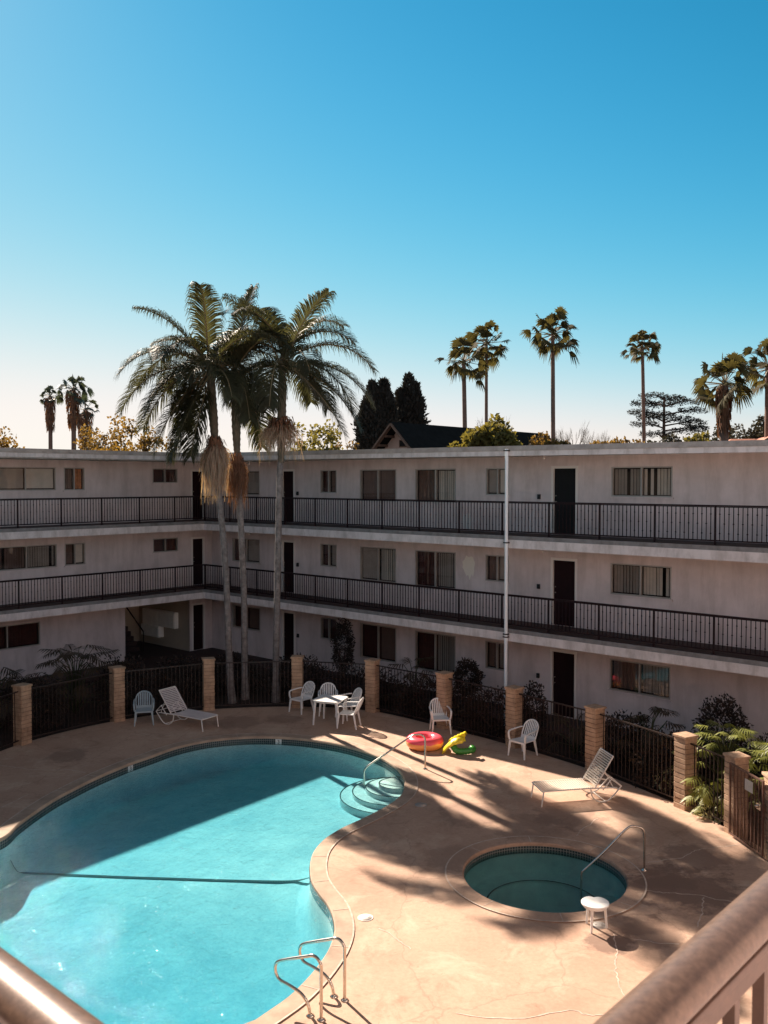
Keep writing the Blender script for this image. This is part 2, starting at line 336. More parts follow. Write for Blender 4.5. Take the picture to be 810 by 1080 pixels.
def dup(root, loc, rz, label, group=None):
    r = root.copy(); COL.objects.link(r); r.location = loc; r.rotation_euler = (0, 0, rz); r['label'] = label
    if group: r['group'] = group
    for ch in list(root.children):
        c = ch.copy(); COL.objects.link(c); c.parent = r
        for g in ch.children:
            d = g.copy(); COL.objects.link(d); d.parent = c
    return r
def struct(o): o['kind'] = 'structure'; return o
def catmull(P, n=6, closed=True):
    k = len(P); out = []
    for i in range(k if closed else k-1):
        g = lambda j: Vector(P[j % k]) if closed else Vector(P[max(0, min(k-1, j))])
        a, b, c, d = g(i-1), g(i), g(i+1), g(i+2)
        for q in range(n):
            t = q/n; out.append(.5*((2*b)+(c-a)*t+(2*a-5*b+4*c-d)*t*t+(3*b-a-3*c+d)*t**3))
    if not closed: out.append(Vector(P[-1]))
    return out
def resample(P, step):
    L = [0]; k = len(P)
    for i in range(k): L.append(L[-1]+(P[(i+1) % k]-P[i]).length)
    n = int(L[-1]/step); out = []; j = 0
    for q in range(n):
        t = L[-1]*q/n
        while L[j+1] < t: j += 1
        out.append(P[j].lerp(P[(j+1) % k], (t-L[j])/max(1e-9, L[j+1]-L[j])))
    return out
def offset(P, d):           # closed outline given ccw; positive d = outwards
    k = len(P); out = []
    for i in range(k):
        t = (P[(i+2) % k]-P[(i-2) % k]).normalized(); out.append(P[i]+Vector((t.y, -t.x, 0))*d)
    return out
def area(P): return sum(P[i].x*P[(i+1) % len(P)].y-P[(i+1) % len(P)].x*P[i].y for i in range(len(P)))/2

# ------------------------------------------------------------------ ground, deck, pool, spa
pts = [(0,885.4),(19.8,869.2),(39.5,854.8),(59.3,842),(79,831.5),(98.8,821.6),(118.5,813),(138.3,805),(160,797.5),(179.8,790.3),(199.5,784.9),(219.3,781.1),(239,778.8),(258.8,777.5),(278.5,777.2),(298.3,777.8),(320,779.5),(339.8,782.1),(359.5,785.6),(379.3,790.8),(395,796.5),(406.9,802),(418.8,810.4),(425.2,819),(426.7,828),(423.7,837),(414.8,845.4),(399,854.8),(379.3,864.6),(359.5,873.8),(343.7,883.5),(334.8,892.3),(329.4,901),(327,911),(326.9,919),(328.9,929.6),(336.8,942.5),(346.7,955.3),(352.0,970),(352.2,985),(346.7,1000.7),(337.8,1014.6),(325,1030.4),(305,1050),(279.5,1068),(257.8,1079.6)]
P = [G(*p) for p in pts]
a0 = P[0]; b0 = P[-1]
for q in [(-3.0, 10.9), (-4.6, 10.7), (-6.4, 11.3), (-7.9, 12.9), (-8.4, 15.0), (-8.1, 16.9)]: P.append(Vector((q[0], q[1], 0)))
if area(P) < 0: P.reverse()
pool = resample(catmull(P, 5), .16)
spc, spr = Vector((2.83, 15.98, 0)), 1.42
spa = [spc+Vector((cos(a), sin(a), 0))*spr for a in [2*pi*i/72 for i in range(72)]]
spa_out = [spc+Vector((cos(a), sin(a), 0))*(spr+.32) for a in [2*pi*i/72 for i in range(72)]]
pool_out = offset(pool, .30)

def sheet_with_holes(name, outer, holes, z, m):
    bm = bmesh.new(); E_ = []
    for lp in [outer]+holes:
        vs = [bm.verts.new((p.x, p.y, z)) for p in lp]
        E_ += [bm.edges.new((vs[i], vs[(i+1) % len(vs)])) for i in range(len(vs))]
    bmesh.ops.triangle_fill(bm, use_beauty=True, edges=E_)
    for f in bm.faces:
        if f.normal.z < 0: f.normal_flip()
    me = bpy.data.meshes.new(name); bm.to_mesh(me); bm.free(); me.materials.append(m)
    o = bpy.data.objects.new(name, me); COL.objects.link(o); return o

pil = [(6.9,12.9),(5.61,10.14),(5.43,7.19),(6.35,4.62),(8.1,2.56),(10.19,1.42),(12.96,1.42),(15.45,1.62),(18.05,2.05),(20.70,2.95),(22.06,3.66),(23.07,4.42),(24.6,6.6),(25.7,9.2)]
deck_outer = [UV(9.6, 15.4)]+[UV(*q) for q in pil]+[UV(26.6, 12), UV(28.2, 12.5), UV(28.2, 20.9), UV(12, 20.9), UV(10.6, 17.5)]
# smooth the fence side of the deck
deck_line = catmull([UV(*q) for q in pil], 6, closed=False)
outer = [UV(9.6, 15.4)]+deck_line+[UV(28.2, 12.5), UV(28.2, 20.9), UV(12, 20.9)]
deck = struct(sheet_with_holes('deck', outer, [pool_out, spa_out], 0, deck_m))
# deck slab edge
mb = MB(); mb.add([(p.x, p.y, 0) for p in outer]+[(p.x, p.y, -.14) for p in outer], [(i, (i+1) % len(outer), len(outer)+(i+1) % len(outer), len(outer)+i) for i in range(len(outer))])
mb.build('deck_edge', deck_m, deck)
# ground sheet round the deck to the horizon
bigo = [Vector((-900, -300, 0)), Vector((900, -300, 0)), Vector((900, 1500, 0)), Vector((-900, 1500, 0))]
struct(sheet_with_holes('ground', bigo, [[p.copy() for p in outer]], -.10, soil))
def coping(name, inner_l, outer_l, label_w):
    n = len(inner_l); mb = MB(); zt = .012
    ins = [p+(q-p).normalized()*.02 for p, q in zip(inner_l, outer_l)]
    rings = [[(p.x, p.y, -.05) for p in inner_l], [(p.x, p.y, zt-.02) for p in inner_l], [(p.x, p.y, zt) for p in ins], [(p.x, p.y, zt) for p in outer_l], [(p.x, p.y, -.06) for p in outer_l]]
    vs = sum(rings, [])
    mb.add(vs, [(r*n+i, r*n+(i+1) % n, (r+1)*n+(i+1) % n, (r+1)*n+i) for r in range(4) for i in range(n)])
    return mb.build(name, deck_m if name[0] == 's' else coping_m)
pc = struct(coping('pool_coping', pool, pool_out, 0)); sc_ = struct(coping('spa_coping', spa, spa_out, 0))
for nm, lp, inn, par, stp in (('seam', pool_out, pool, pc, 7), ('seam', spa_out, spa, sc_, 9)):
    mb = MB(); mb.ribbon([Vector((p.x, p.y, .017)) for p in lp], .028, closed=True)
    for i in range(0, len(lp)-1, stp):
        a, b = lp[i], inn[i]; mb.bar((a.x, a.y, .0155), (b.x+(a-b).x*.08, b.y+(a-b).y*.08, .0155), .014, .002)
    mb.build('joint_line', crack_fill, par)
WZ = -.13
def fz(p): 
    return -.60-.034*(1.0-p.x)-.11*max(0, 17.3-p.y)
def basin(name, outline, prof, mt, depth_fn):
    n = len(outline); rings = []
    for off, k in prof:
        rr = offset(outline, -off) if off else outline
        rings.append([(p.x, p.y, (depth_fn(p)*k if k > .3 else -k)) for p in rr])
    mb = MB(); mb.add(sum(rings, []), [(r*n+i, (r+1)*n+i, (r+1)*n+(i+1) % n, r*n+(i+1) % n) for r in range(len(rings)-1) for i in range(n)], True)
    last = [Vector(p) for p in rings[-1]]
    bm = bmesh.new(); vs = [bm.verts.new(p) for p in last]; E_ = [bm.edges.new((vs[i], vs[(i+1) % n])) for i in range(n)]
    bmesh.ops.triangle_fill(bm, use_beauty=True, edges=E_)
    if depth_fn is fz:
        bmesh.ops.bisect_plane(bm, geom=bm.verts[:]+bm.edges[:]+bm.faces[:], plane_co=(0, 17.3, 0), plane_no=(0, 1, 0))
        for v in bm.verts: v.co.z = fz(v.co)
    bm.verts.index_update(); mb.add([tuple(v.co) for v in bm.verts], [tuple(v.index for v in f.verts) for f in bm.faces], True); bm.free()
    return mb.build(name, mt)
bas = struct(basin('pool_basin', pool, [(.004, .05), (.004, .18), (.01, .7), (.05, .88), (.14, .97), (.26, 1.0)], plaster, fz))
# waterline tile band, squares with grout
def tiles_mat():
    m = bpy.data.materials.new('waterline_tiles'); m.use_nodes = True; N = m.node_tree.nodes; L = m.node_tree.links; p = N['Principled BSDF']; p.inputs['Roughness'].default_value = .2
    u = N.new('ShaderNodeUVMap'); b = N.new('ShaderNodeTexBrick'); b.offset = 0; b.inputs['Scale'].default_value = 1; b.inputs['Mortar Size'].default_value = .12; b.inputs['Brick Width'].default_value = 1; b.inputs['Row Height'].default_value = 1
    b.inputs['Color1'].default_value = (.02, .035, .04, 1); b.inputs['Color2'].default_value = (.04, .06, .065, 1); b.inputs['Mortar'].default_value = (.22, .22, .20, 1)
    L.new(u.outputs[0], b.inputs['Vector']); L.new(b.outputs[0], p.inputs['Base Color']); return m
tm = tiles_mat()
def tile_band(outline, par, z0=-.045, z1=-.21):
    n = len(outline); s_ = 0; mb = MB(); uvs = []
    for i in range(n):
        a, b = outline[i], outline[(i+1) % n]; L_ = (b-a).length
        mb.add([(a.x, a.y, z1), (b.x, b.y, z1), (b.x, b.y, z0), (a.x, a.y, z0)], [(0, 1, 2, 3)])
        q = .055; uvs += [(s_/q, 0), ((s_+L_)/q, 0), ((s_+L_)/q, 3), (s_/q, 3)]; s_ += L_
    o = mb.build('waterline_tile', tm, par); ul = o.data.uv_layers.new(name='UVMap')
    for i, c in enumerate(uvs): ul.data[i].uv = c
tile_band(offset(pool, -.010), bas)
# steps in the round end
stc = G(419, 817); stc.z = 0
def inside(p, poly):
    c = False; k = len(poly)
    for i in range(k):
        a, b = poly[i], poly[i-1]
        if (a.y > p.y) != (b.y > p.y) and p.x < (b.x-a.x)*(p.y-a.y)/(b.y-a.y)+a.x: c = not c
    return c
from mathutils import geometry as geo
small = offset(pool, -.03)
edge_mb = MB(); st_mb = MB()
for k_, (r, z) in enumerate([(1.30, -.50), (1.02, -.40), (.72, -.30), (.42, -.21)]):
    ring = []
    for j in range(96):
        a = 2*pi*j/96; rr = r*(1+.06*cos(a-2.6)); p = stc+Vector((cos(a), sin(a), 0))*rr
        t = rr
        while not inside(p, small) and t > .02: t -= .02; p = stc+Vector((cos(a), sin(a), 0))*t
        ring.append((p, t > rr-.01))
    st_mb.prism([q[0] for q in ring], -1.0, z)
    for j in range(96):
        if ring[j][1] and ring[(j+1) % 96][1]:
            a, b = ring[j][0], ring[(j+1) % 96][0]; ca = (a-stc).normalized()*.02; cb = (b-stc).normalized()*.02
            edge_mb.hexa([(*(a-ca).xy, z+.002), (*(b-cb).xy, z+.002), (*(b+cb*.05).xy, z+.002), (*(a+ca*.05).xy, z+.002), (*(a-ca).xy, z+.008), (*(b-cb).xy, z+.008), (*(b+cb*.05).xy, z+.008), (*(a+ca*.05).xy, z+.008)])
st = st_mb.build('steps', plaster, bas); edge_mb.build('step_edge', tile_dark, st)
# dark tile line across the floor, rising a little at both ends
ln = [(30, 920.8), (60, 922), (120, 924.5), (180, 926.5), (240, 928.5), (290, 929.5), (312, 929), (327, 925.5)]
lp = []
for i, (x, y) in enumerate(ln):
    z = fz(G(x, y, fz(G(x, y, fz(G(x, y, -.75))))))+.016
    if i == len(ln)-1: z += .10
    lp.append(G(x, y, z))
lp = [Vector((-7.40, 17.90, -.52)), Vector((-7.28, 17.95, -.78))]+lp; lp = catmull(lp, 8, closed=False); mb = MB(); mb.ribbon(lp, .085); 
tl = mb.build('tile_line', tm, bas); tl.data.uv_layers.new(name='UVMap'); s_ = 0
for i in range(len(lp)-1):
    L_ = (lp[i+1]-lp[i]).length
    for q, c in enumerate([(s_/.05, 0), ((s_+L_)/.05, 0), ((s_+L_)/.05, 2), (s_/.05, 2)]): tl.data.uv_layers[0].data[i*4+q].uv = c
    s_ += L_
wb = sheet_with_holes('pool_water', pool, [], WZ, pool_water); struct(wb)
bm = bmesh.new(); bm.from_mesh(wb.data)       # the water as a closed body down past the floor, so that it tints with depth
ex = bmesh.ops.extrude_face_region(bm, geom=bm.faces[:]); 
for v in [g for g in ex['geom'] if isinstance(g, bmesh.types.BMVert)]: v.co.z = -3.0
bmesh.ops.recalc_face_normals(bm, faces=bm.faces[:]); bm.to_mesh(wb.data); bm.free()
# spa
def ringpts(r): return [spc+Vector((cos(a), sin(a), 0))*r for a in [2*pi*i/72 for i in range(72)]]
mb = MB(); n = 72
prof = [(spr-.003, -.05), (spr-.003, -.50), (spr-.06, -.55), (spr-.40, -.55), (spr-.43, -.60), (spr-.45, -.95), (.3, -1.0), (.01, -1.0)]
mb.lathe(prof, 72, tuple(spc)); sb = struct(mb.build('spa_basin', spa_plaster))
tile_band(offset(ringpts(spr), -.012), sb, -.045, -.19)
mb = MB()
ringl = []
for j in range(72):
    a = 2*pi*j/72; d = (a-radians(-35)+pi) % (2*pi)-pi
    r = spr-.41-(.38*math.exp(-(d/.30)**2))
    ringl.append(spc+Vector((cos(a)*r, sin(a)*r, -.538)))
mb.ribbon(ringl, .035, closed=True); mb.build('bench_edge', tile_dark, sb)
# entry seat swelling out of the bench, and two small round steps
mb = MB(); c = spc+Vector((cos(radians(-35)), sin(radians(-35)), 0))*(spr-.42)
mb.lathe([(.42, -.98), (.42, -.56), (.40, -.545), (.0, -.545)], 32, tuple(c))
mb.build('step', spa_plaster, sb)
mb = MB(); mb.lathe([(.26, -.56), (.26, -.42), (.24, -.40), (0, -.40)], 24, tuple(spc+Vector((cos(radians(-8)), sin(radians(-8)), 0))*(spr-.32))); mb.build('step', mat('spa_step', (.50, .60, .58), .8), sb)
struct(sheet_with_holes('spa_water', ringpts(spr-.010), [], -.13, spa_water))
# filled cracks of the deck
cracks = [[(608,881),(615,874),(621,870),(630,863)], [(683,910),(700,907),(717,905),(727,900),(736,896),(760,893),(786,890)], [(682,939),(697,941),(711,942),(735,944),(755,948),(776,952)],
 [(742,946),(741,955),(740,965),(736,978)], [(647,985),(649,995),(650.5,1004),(649,1014),(649,1024),(652,1035),(656,1045),(658,1056)], [(480,1068),(540,1074),(600,1066),(620,1070),(650,1071)],
 [(670,990),(690,994),(716,996)], [(0,807),(30,811),(55,812),(75,812),(91,815)], [(400,979),(413,986),(424,994),(433,1001)], [(0,852),(30,838)]]
mb = MB()
for c in cracks:
    p = catmull([G(*q, .004) for q in c], 5, closed=False)
    p = [q+Vector((random.uniform(-.02, .02), random.uniform(-.02, .02), 0)) for q in p]
    for i_ in range(len(p)-1): mb.ribbon([p[i_], p[i_+1]], random.uniform(.012, .026))
mb.build('crack_filler', crack_fill, deck)
for (x, y, r, m, l) in [(385.5, 968, .125, lid_white, 'round white skimmer lid set in the deck beside the pool edge'), (444, 849, .13, lid_grey, 'round grey skimmer lid in the deck by the pool steps'), (631.5, 976, .12, lid_grey, 'round lid in the deck under the small white stool')]:
    mb = MB(); mb.lathe([(r, -.002), (r, .007), (r-.012, .009), (r-.014, .006), (r-.022, .006), (r-.024, .011), (0, .013)], 32)
    mb.lathe([(.012, .01), (.012, .018), (0, .018)], 8, (r*.4, 0, 0)); mb.lathe([(.012, .01), (.012, .018), (0, .018)], 8, (-r*.4, 0, 0))
    o = mb.build('skimmer_lid', m); o.location = G(x, y); tag(o, l, 'drain lid', 'round lids in the pool deck')

# ------------------------------------------------------------------ the apartment building (local x = u, y = -v)
B = thing('apartment_building', 'three storey stucco apartment building with white balcony slabs around the pool courtyard', 'building', (CX, CY, 0), ROT)
FL = [.107, 2.757, 5.407]
PR = lambda a, d, z: (a, 1.5-d, z)            # right wing, a = u, d towards the courtyard
PL = lambda a, d, z: (-1.5+d, -a, z)          # left wing, a = v
def pbox(mb, Pf, a0, a1, d0, d1, z0, z1):
    mb.hexa([Pf(a0, d0, z0), Pf(a1, d0, z0), Pf(a1, d1, z0), Pf(a0, d1, z0), Pf(a0, d0, z1), Pf(a1, d0, z1), Pf(a1, d1, z1), Pf(a0, d1, z1)])
def wall(Pf, a0, a1, z0, z1, ops, dep=.14):
    mb = MB(); A = sorted({a0, a1, *[o[0] for o in ops], *[o[1] for o in ops]}); Z = sorted({z0, z1, *[o[2] for o in ops], *[o[3] for o in ops]})
    for i in range(len(A)-1):
        for j in range(len(Z)-1):
            ca, cz = (A[i]+A[i+1])/2, (Z[j]+Z[j+1])/2
            if any(o[0] < ca < o[1] and o[2] < cz < o[3] for o in ops): continue
            mb.add([Pf(A[i], 0, Z[j]), Pf(A[i+1], 0, Z[j]), Pf(A[i+1], 0, Z[j+1]), Pf(A[i], 0, Z[j+1])], [(0, 1, 2, 3)])
    for o in ops:
        c = [(o[0], o[2]), (o[1], o[2]), (o[1], o[3]), (o[0], o[3])]
        for k in range(4):
            (p, q), (r, s) = c[k], c[(k+1) % 4]
            mb.add([Pf(p, 0, q), Pf(r, 0, s), Pf(r, -dep, s), Pf(p, -dep, q)], [(0, 1, 2, 3)])
    o = mb.build('wall', stucco, B)
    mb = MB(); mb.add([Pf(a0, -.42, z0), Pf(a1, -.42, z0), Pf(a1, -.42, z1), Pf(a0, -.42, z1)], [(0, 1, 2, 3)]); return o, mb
def curtain(Pf, a0, a1, z0, z1, kind, par):
    if kind == 'dark': return
    m = dict(cream=curtain_cream, grey=curtain_grey, brown=curtain_brown, orange=curtain_orange, red=curtain_red, bcream=curtain_cream, bgrey=curtain_grey, bbrown=curtain_brown, sheer=curtain_grey)[kind]
    mb = MB(); d = -.13
    if kind in ('cream', 'grey'):
        pbox(mb, Pf, a0+.02, a1-.02, d+.024, d+.03, z0+.04, z1-.02)
    elif kind[0] == 'b' and kind != 'brown':      # vertical blind vanes
        k = max(4, int((a1-a0)/.085)); wv = (a1-a0)/k
        for i in range(k):
            x = a0+wv*i; t = random.uniform(.12, .42)*wv
            if random.random() < .04: continue
            mb.add([Pf(x, d-t, z0+.02), Pf(x+wv*1.02, d, z0+.02), Pf(x+wv*1.02, d, z1-.03), Pf(x, d-t, z1-.03)], [(0, 1, 2, 3)])
    else:
        k = int((a1-a0)/.03); vs = []
        for i in range(k+1):
            x = a0+(a1-a0)*i/k; dd = d-.03+.025*sin(i*1.9+random.uniform(-.3, .3))
            pull = .12*sin(pi*.5)*0
            vs += [Pf(x, dd, z0+.02), Pf(x, dd, z1-.02)]
        mb.add(vs, [(2*i, 2*i+2, 2*i+3, 2*i+1) for i in range(k)], True)
    mb.build('curtain' if kind[0] != 'b' or kind == 'brown' else 'blind', m, par)
def window(Pf, a0, a1, z0, z1, kl, kr, mid=.5, fm=None):
    fm = fm or alu; mb = MB(); t = .035; am = a0+(a1-a0)*mid
    pbox(mb, Pf, a0, a1, -.09, .012, z0, z0+t); pbox(mb, Pf, a0, a1, -.09, .012, z1-t, z1)
    pbox(mb, Pf, a0, a0+t, -.088, .010, z0+t, z1-t); pbox(mb, Pf, a1-t, a1, -.088, .010, z0+t, z1-t)
    pbox(mb, Pf, am-.022, am+.022, -.085, 0.002, z0+t, z1-t)
    f = mb.build('window', fm, B)
    mb = MB(); pbox(mb, Pf, a0-.04, a1+.04, 0, .045, z0-.045, z0-.002); mb.build('sill', stucco, f)
    for (x0, x1, k, dd) in ((a0+t, am-.022, kl, -.05), (am+.022, a1-t, kr, -.03)):
        mb = MB(); mb.add([Pf(x0, dd, z0+t), Pf(x1, dd, z0+t), Pf(x1, dd, z1-t), Pf(x0, dd, z1-t)], [(0, 1, 2, 3)]); mb.build('pane', glass, f)
        curtain(Pf, x0, x1, z0+t, z1-t, k, f)
    return f
def door(Pf, a0, a1, z0, z1, m, knob_left=True, bell=None):
    mb = MB(); pbox(mb, Pf, a0, a1, -.10, -.055, z0+.01, z1)
    d = mb.build('door', m, B)
    mb = MB(); t = .075
    pbox(mb, Pf, a0-t, a0, -.10, .016, z0, z1+t); pbox(mb, Pf, a1, a1+t, -.10, .016, z0, z1+t); pbox(mb, Pf, a0, a1, -.098, .014, z1, z1+t)
    mb.build('door_frame', frame_white, d)
    x = a0+.07 if knob_left else a1-.07
    mb = MB()
    for zz in (z0+.95, z0+1.12): 
        c = Pf(x, -.03, zz); mb.lathe([(.0, -.022), (.022, -.015), (.026, 0), (.022, .015), (0, .022)], 10, c)
    mb.build('handle', steel, d)
# --- right wing: doors and windows measured on the wall plane
R3 = [('B', -.15, 1.54, 1.0, 'red', 'grey'), ('D', 4.92, 5.75, 1.12, 'red', 'brown'), ('E', 6.90, 8.58, .86, 'brown', 'brown'), ('F', 9.41, 11.1, .86, 'brown', 'bcream'), ('G', 12.26, 13.12, 1.12, 'grey', 'cream'), ('I', 16.52, 18.3, 1.12, 'bgrey', 'bcream')]
R2 = [('B', -.15, 1.54, 1.0, 'red', 'grey'), ('D', 4.92, 5.75, 1.12, 'red', 'sheer'), ('E', 6.90, 8.58, .76, 'grey', 'bcream'), ('F', 9.41, 11.1, .74, 'red', 'bgrey'), ('G', 12.26, 13.12, 1.12, 'brown', 'grey'), ('I', 16.52, 18.3, 1.06, 'bgrey', 'bcream')]
R1 = [('B', -.15, 1.54, 1.0, 'red', 'brown'), ('D', 4.92, 5.75, 1.12, 'red', 'red'), ('E', 6.90, 8.58, .70, 'red', 'brown'), ('F', 9.41, 11.1, .64, 'red', 'bgrey'), ('G', 12.26, 13.12, 1.05, 'brown', 'bgrey'), ('I', 16.52, 18.3, 1.03, 'brown', 'bgrey')]
HEAD = [2.01, 4.685, 7.35]
ops = []; wins = []
for fi, RR in enumerate((R1, R2, R3)):
    f0 = FL[fi]
    for (nm, a, b, s, kl, kr) in RR: ops.append((a, b, f0+s, HEAD[fi])); wins.append((a, b, f0+s, HEAD[fi], kl, kr))
    for (a, b) in ((21.9, 23.6),): ops.append((a, b, f0+1.1, HEAD[fi])); wins.append((a, b, f0+1.1, HEAD[fi], 'bgrey', 'bcream'))
    for (a, b) in ((2.80, 3.55), (14.60, 15.47), (25.2, 26.05)): ops.append((a, b, f0, HEAD[fi]+(0 if a > 10 else .01)))
wr, mbk = wall(PR, -1.5, 29.8, 0, 7.70, ops); mbk.build('dark_room_sheet', inner, B)
for x in wins: window(PR, *x)
for fi in range(3):
    f0 = FL[fi]; hd = HEAD[fi]
    door(PR, 2.87, 3.48, f0, hd-.03, door_red)
    door(PR, 14.67, 15.40, f0, hd-.03, door_dark if fi == 2 else door_red)
    door(PR, 25.27, 25.98, f0, hd-.03, door_red)
    for a in (3.72, 14.19, 24.85):
        mb = MB(); pbox(mb, PR, a-.045, a+.045, 0, .05, f0+1.02, f0+1.16); pbox(mb, PR, a-.03, a+.03, 0.05, .075, f0+1.04, f0+1.10); mb.build('wall_box', black_plastic, B, .004)
    for a in (14.9, 2.0):
        c = Vector(PR(a, .9, FL[fi]+(2.29 if fi < 2 else 2.27))); mb = MB(); mb.lathe([(.05, .01), (.05, 0), (.015, -.01), (.012, -.05), (.03, -.06), (.035, -.10), (.0, -.12)], 10, tuple(c)); mb.build('ceiling_lamp', frame_white, B)
# white patches of touched up paint on the right wing wall
def blob(Pf, a, z, ra, rz, seed):
    rnd = random.Random(seed); k = 22; mb = MB(); vs = []
    for i in range(k):
        t = 2*pi*i/k; q = 1+rnd.uniform(-.14, .14); zz = rz*sin(t)*q
        if sin(t) < -.6 and i % 2: zz *= 1.45
        vs.append(Pf(a+ra*cos(t)*q, .004, z+zz))
    mb.poly(vs); return mb
blob(PR, 11.62, 4.32, .24, .30, 3).build('paint_patch', mat('touch_up_paint', (.72, .66, .58), .85), B)
blob(PR, 11.55, 5.70, .20, .24, 5).build('paint_patch', mat('touch_up_paint_faint', (.62, .575, .55), .85), B)
# --- left wing
ops = []; wins = []
for fi in range(3):
    hd = [2.04, 4.72, 7.44][fi]; f0 = FL[fi]
    ops.append((-1.13, -.50, f0, hd-.06))
    if fi:
        for (a, b, z0, kl, kr) in ((.15, 1.30, 6.88-5.407 if fi == 2 else 4.18-2.757, 'red', 'red'), (4.18, 4.98, 1.22 if fi == 2 else 1.17, 'orange' if fi == 2 else 'cream', 'brown'), (5.29, 7.52, 1.22 if fi == 2 else 1.15, 'cream' if fi == 2 else 'bgrey', 'grey' if fi == 2 else 'bbrown')):
            ops.append((a, b, f0+z0, hd)); wins.append((a, b, f0+z0, hd, kl, kr))
    else:
        ops.append((5.95, 8.3, 1.21, hd)); wins.append((5.95, 8.3, 1.21, hd, 'red', 'red'))
    for (a, b) in ((10.2, 11.9), (14.5, 16.2)): ops.append((a, b, f0+1.1, hd)); wins.append((a, b, f0+1.1, hd, 'bgrey', 'grey'))
ops.append((-.38, 2.56, 0, 2.52))
wl, mbk = wall(PL, -1.5, 22.5, 0, 7.70, ops, dep=.14)
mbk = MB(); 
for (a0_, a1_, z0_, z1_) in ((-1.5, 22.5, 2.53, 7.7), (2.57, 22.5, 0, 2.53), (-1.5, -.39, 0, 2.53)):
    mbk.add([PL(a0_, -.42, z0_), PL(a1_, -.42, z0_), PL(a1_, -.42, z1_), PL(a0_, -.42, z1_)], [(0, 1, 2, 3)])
mbk.build('dark_room_sheet', inner, B)
for x in wins: window(PL, *x)
for fi in range(3): door(PL, -1.07, -.56, FL[fi], [2.04, 4.72, 7.44][fi]-.10, door_red, False)
# passage through the ground floor of the left wing, with meter cupboards and a stair
mb = MB()
mb.add([PL(-.38, 0, 0), PL(-.38, -3.6, 0), PL(-.38, -3.6, 2.52), PL(-.38, 0, 2.52)], [(0, 1, 2, 3)])
mb.add([PL(2.56, 0, 0), PL(2.56, -3.6, 0), PL(2.56, -3.6, 2.52), PL(2.56, 0, 2.52)], [(0, 1, 2, 3)])
mb.add([PL(-.38, -3.6, 0), PL(2.56, -3.6, 0), PL(2.56, -3.6, 2.52), PL(-.38, -3.6, 2.52)], [(0, 1, 2, 3)])
mb.add([PL(-.38, 0, 2.52), PL(2.56, 0, 2.52), PL(2.56, -3.6, 2.52), PL(-.38, -3.6, 2.52)], [(0, 1, 2, 3)])
mb.build('passage', mat('passage_wall', (.44, .35, .27), .9, .1, 1), B)
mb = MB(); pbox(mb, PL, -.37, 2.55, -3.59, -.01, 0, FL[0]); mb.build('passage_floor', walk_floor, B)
PP = lambda a, d, z: PL(-.38+d, -a, z)       # on the passage's side wall, a = depth into the building
for (a0_, a1_, z0_, z1_) in ((1.0, 2.55, 1.55, 2.08), (2.6, 3.7, 1.62, 2.12), (1.9, 3.5, 1.05, 1.52)):
    pass
mc = MB(); pbox(mc, PP, .75, 3.05, .0, .20, .95, 1.60); m_ = mc.build('meter_cabinet', metal_box, B, .01)
mc = MB()
for a_ in (.79, 1.95): pbox(mc, PP, a_, a_+1.06, .20, .215, .99, 1.56)
mc.build('door_panel', metal_box, m_, .004)
mc = MB(); pbox(mc, PP, 1.78, 3.05, .0, .27, .48, .94); m2_ = mc.build('meter_cabinet', metal_box, B, .01)
mc = MB(); pbox(mc, PP, 1.84, 2.99, .27, .282, .52, .90); mc.build('door_panel', metal_box, m2_, .004)
mb = MB()
for i in range(9): pbox(mb, PL, .9, 2.5, -3.58, -1.6-.21*i, FL[0]+.18*i, FL[0]+.18*(i+1))
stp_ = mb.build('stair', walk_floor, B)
mb = MB(); mb.tube([PL(.85, -1.4, .9), PL(.85, -3.5, 2.4)], .025); mb.tube([PL(.85, -1.4, .1), PL(.85, -1.4, .9)], .02); mb.build('handrail', rail_paint, stp_)
# --- walkway slabs (L shape), white fascia and grey nosing
def Lshape(mb, z0, z1, back, edge=0.0):
    mb.hexa([(edge, edge*-1, z0), (29.8, -edge, z0), (29.8, back, z0), (-back, back, z0), (edge, -edge, z1), (29.8, -edge, z1), (29.8, back, z1), (-back, back, z1)])
    mb.hexa([(-back, -22.5, z0), (edge, -22.5, z0), (edge, -edge, z0), (-back, back, z0), (-back, -22.5, z1), (edge, -22.5, z1), (edge, -edge, z1), (-back, back, z1)])
for fi in (1, 2):
    f0 = FL[fi]
    mb = MB(); mb.box(0, 29.8, .02, 1.5, f0-.30, f0-.004); mb.box(-1.5, -.02, -22.5, 1.5, f0-.301, f0-.005); s_ = mb.build('walkway_slab', stucco, B)
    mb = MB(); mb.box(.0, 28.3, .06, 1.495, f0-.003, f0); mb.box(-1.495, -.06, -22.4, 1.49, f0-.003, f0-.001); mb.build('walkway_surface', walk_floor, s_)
    mb = MB(); mb.box(0, 28.3, 0, .02, f0-.345, f0-.11); mb.box(-.02, 0, -20.97, .02, f0-.345, f0-.11); mb.build('fascia', white_trim, B)
    mb = MB(); mb.box(0, 28.3, .012, .055, f0-.109, f0+.002); mb.box(-.055, -.012, -20.97, .05, f0-.109, f0+.002); mb.build('nosing', nosing, B)
mb = MB(); mb.box(-.0, 29.8, 0, 1.5, -.05, FL[0]); mb.box(-1.5, -.0, -22.5, 1.5, -.05, FL[0]-.002); mb.build('ground_walkway', walk_floor, B)
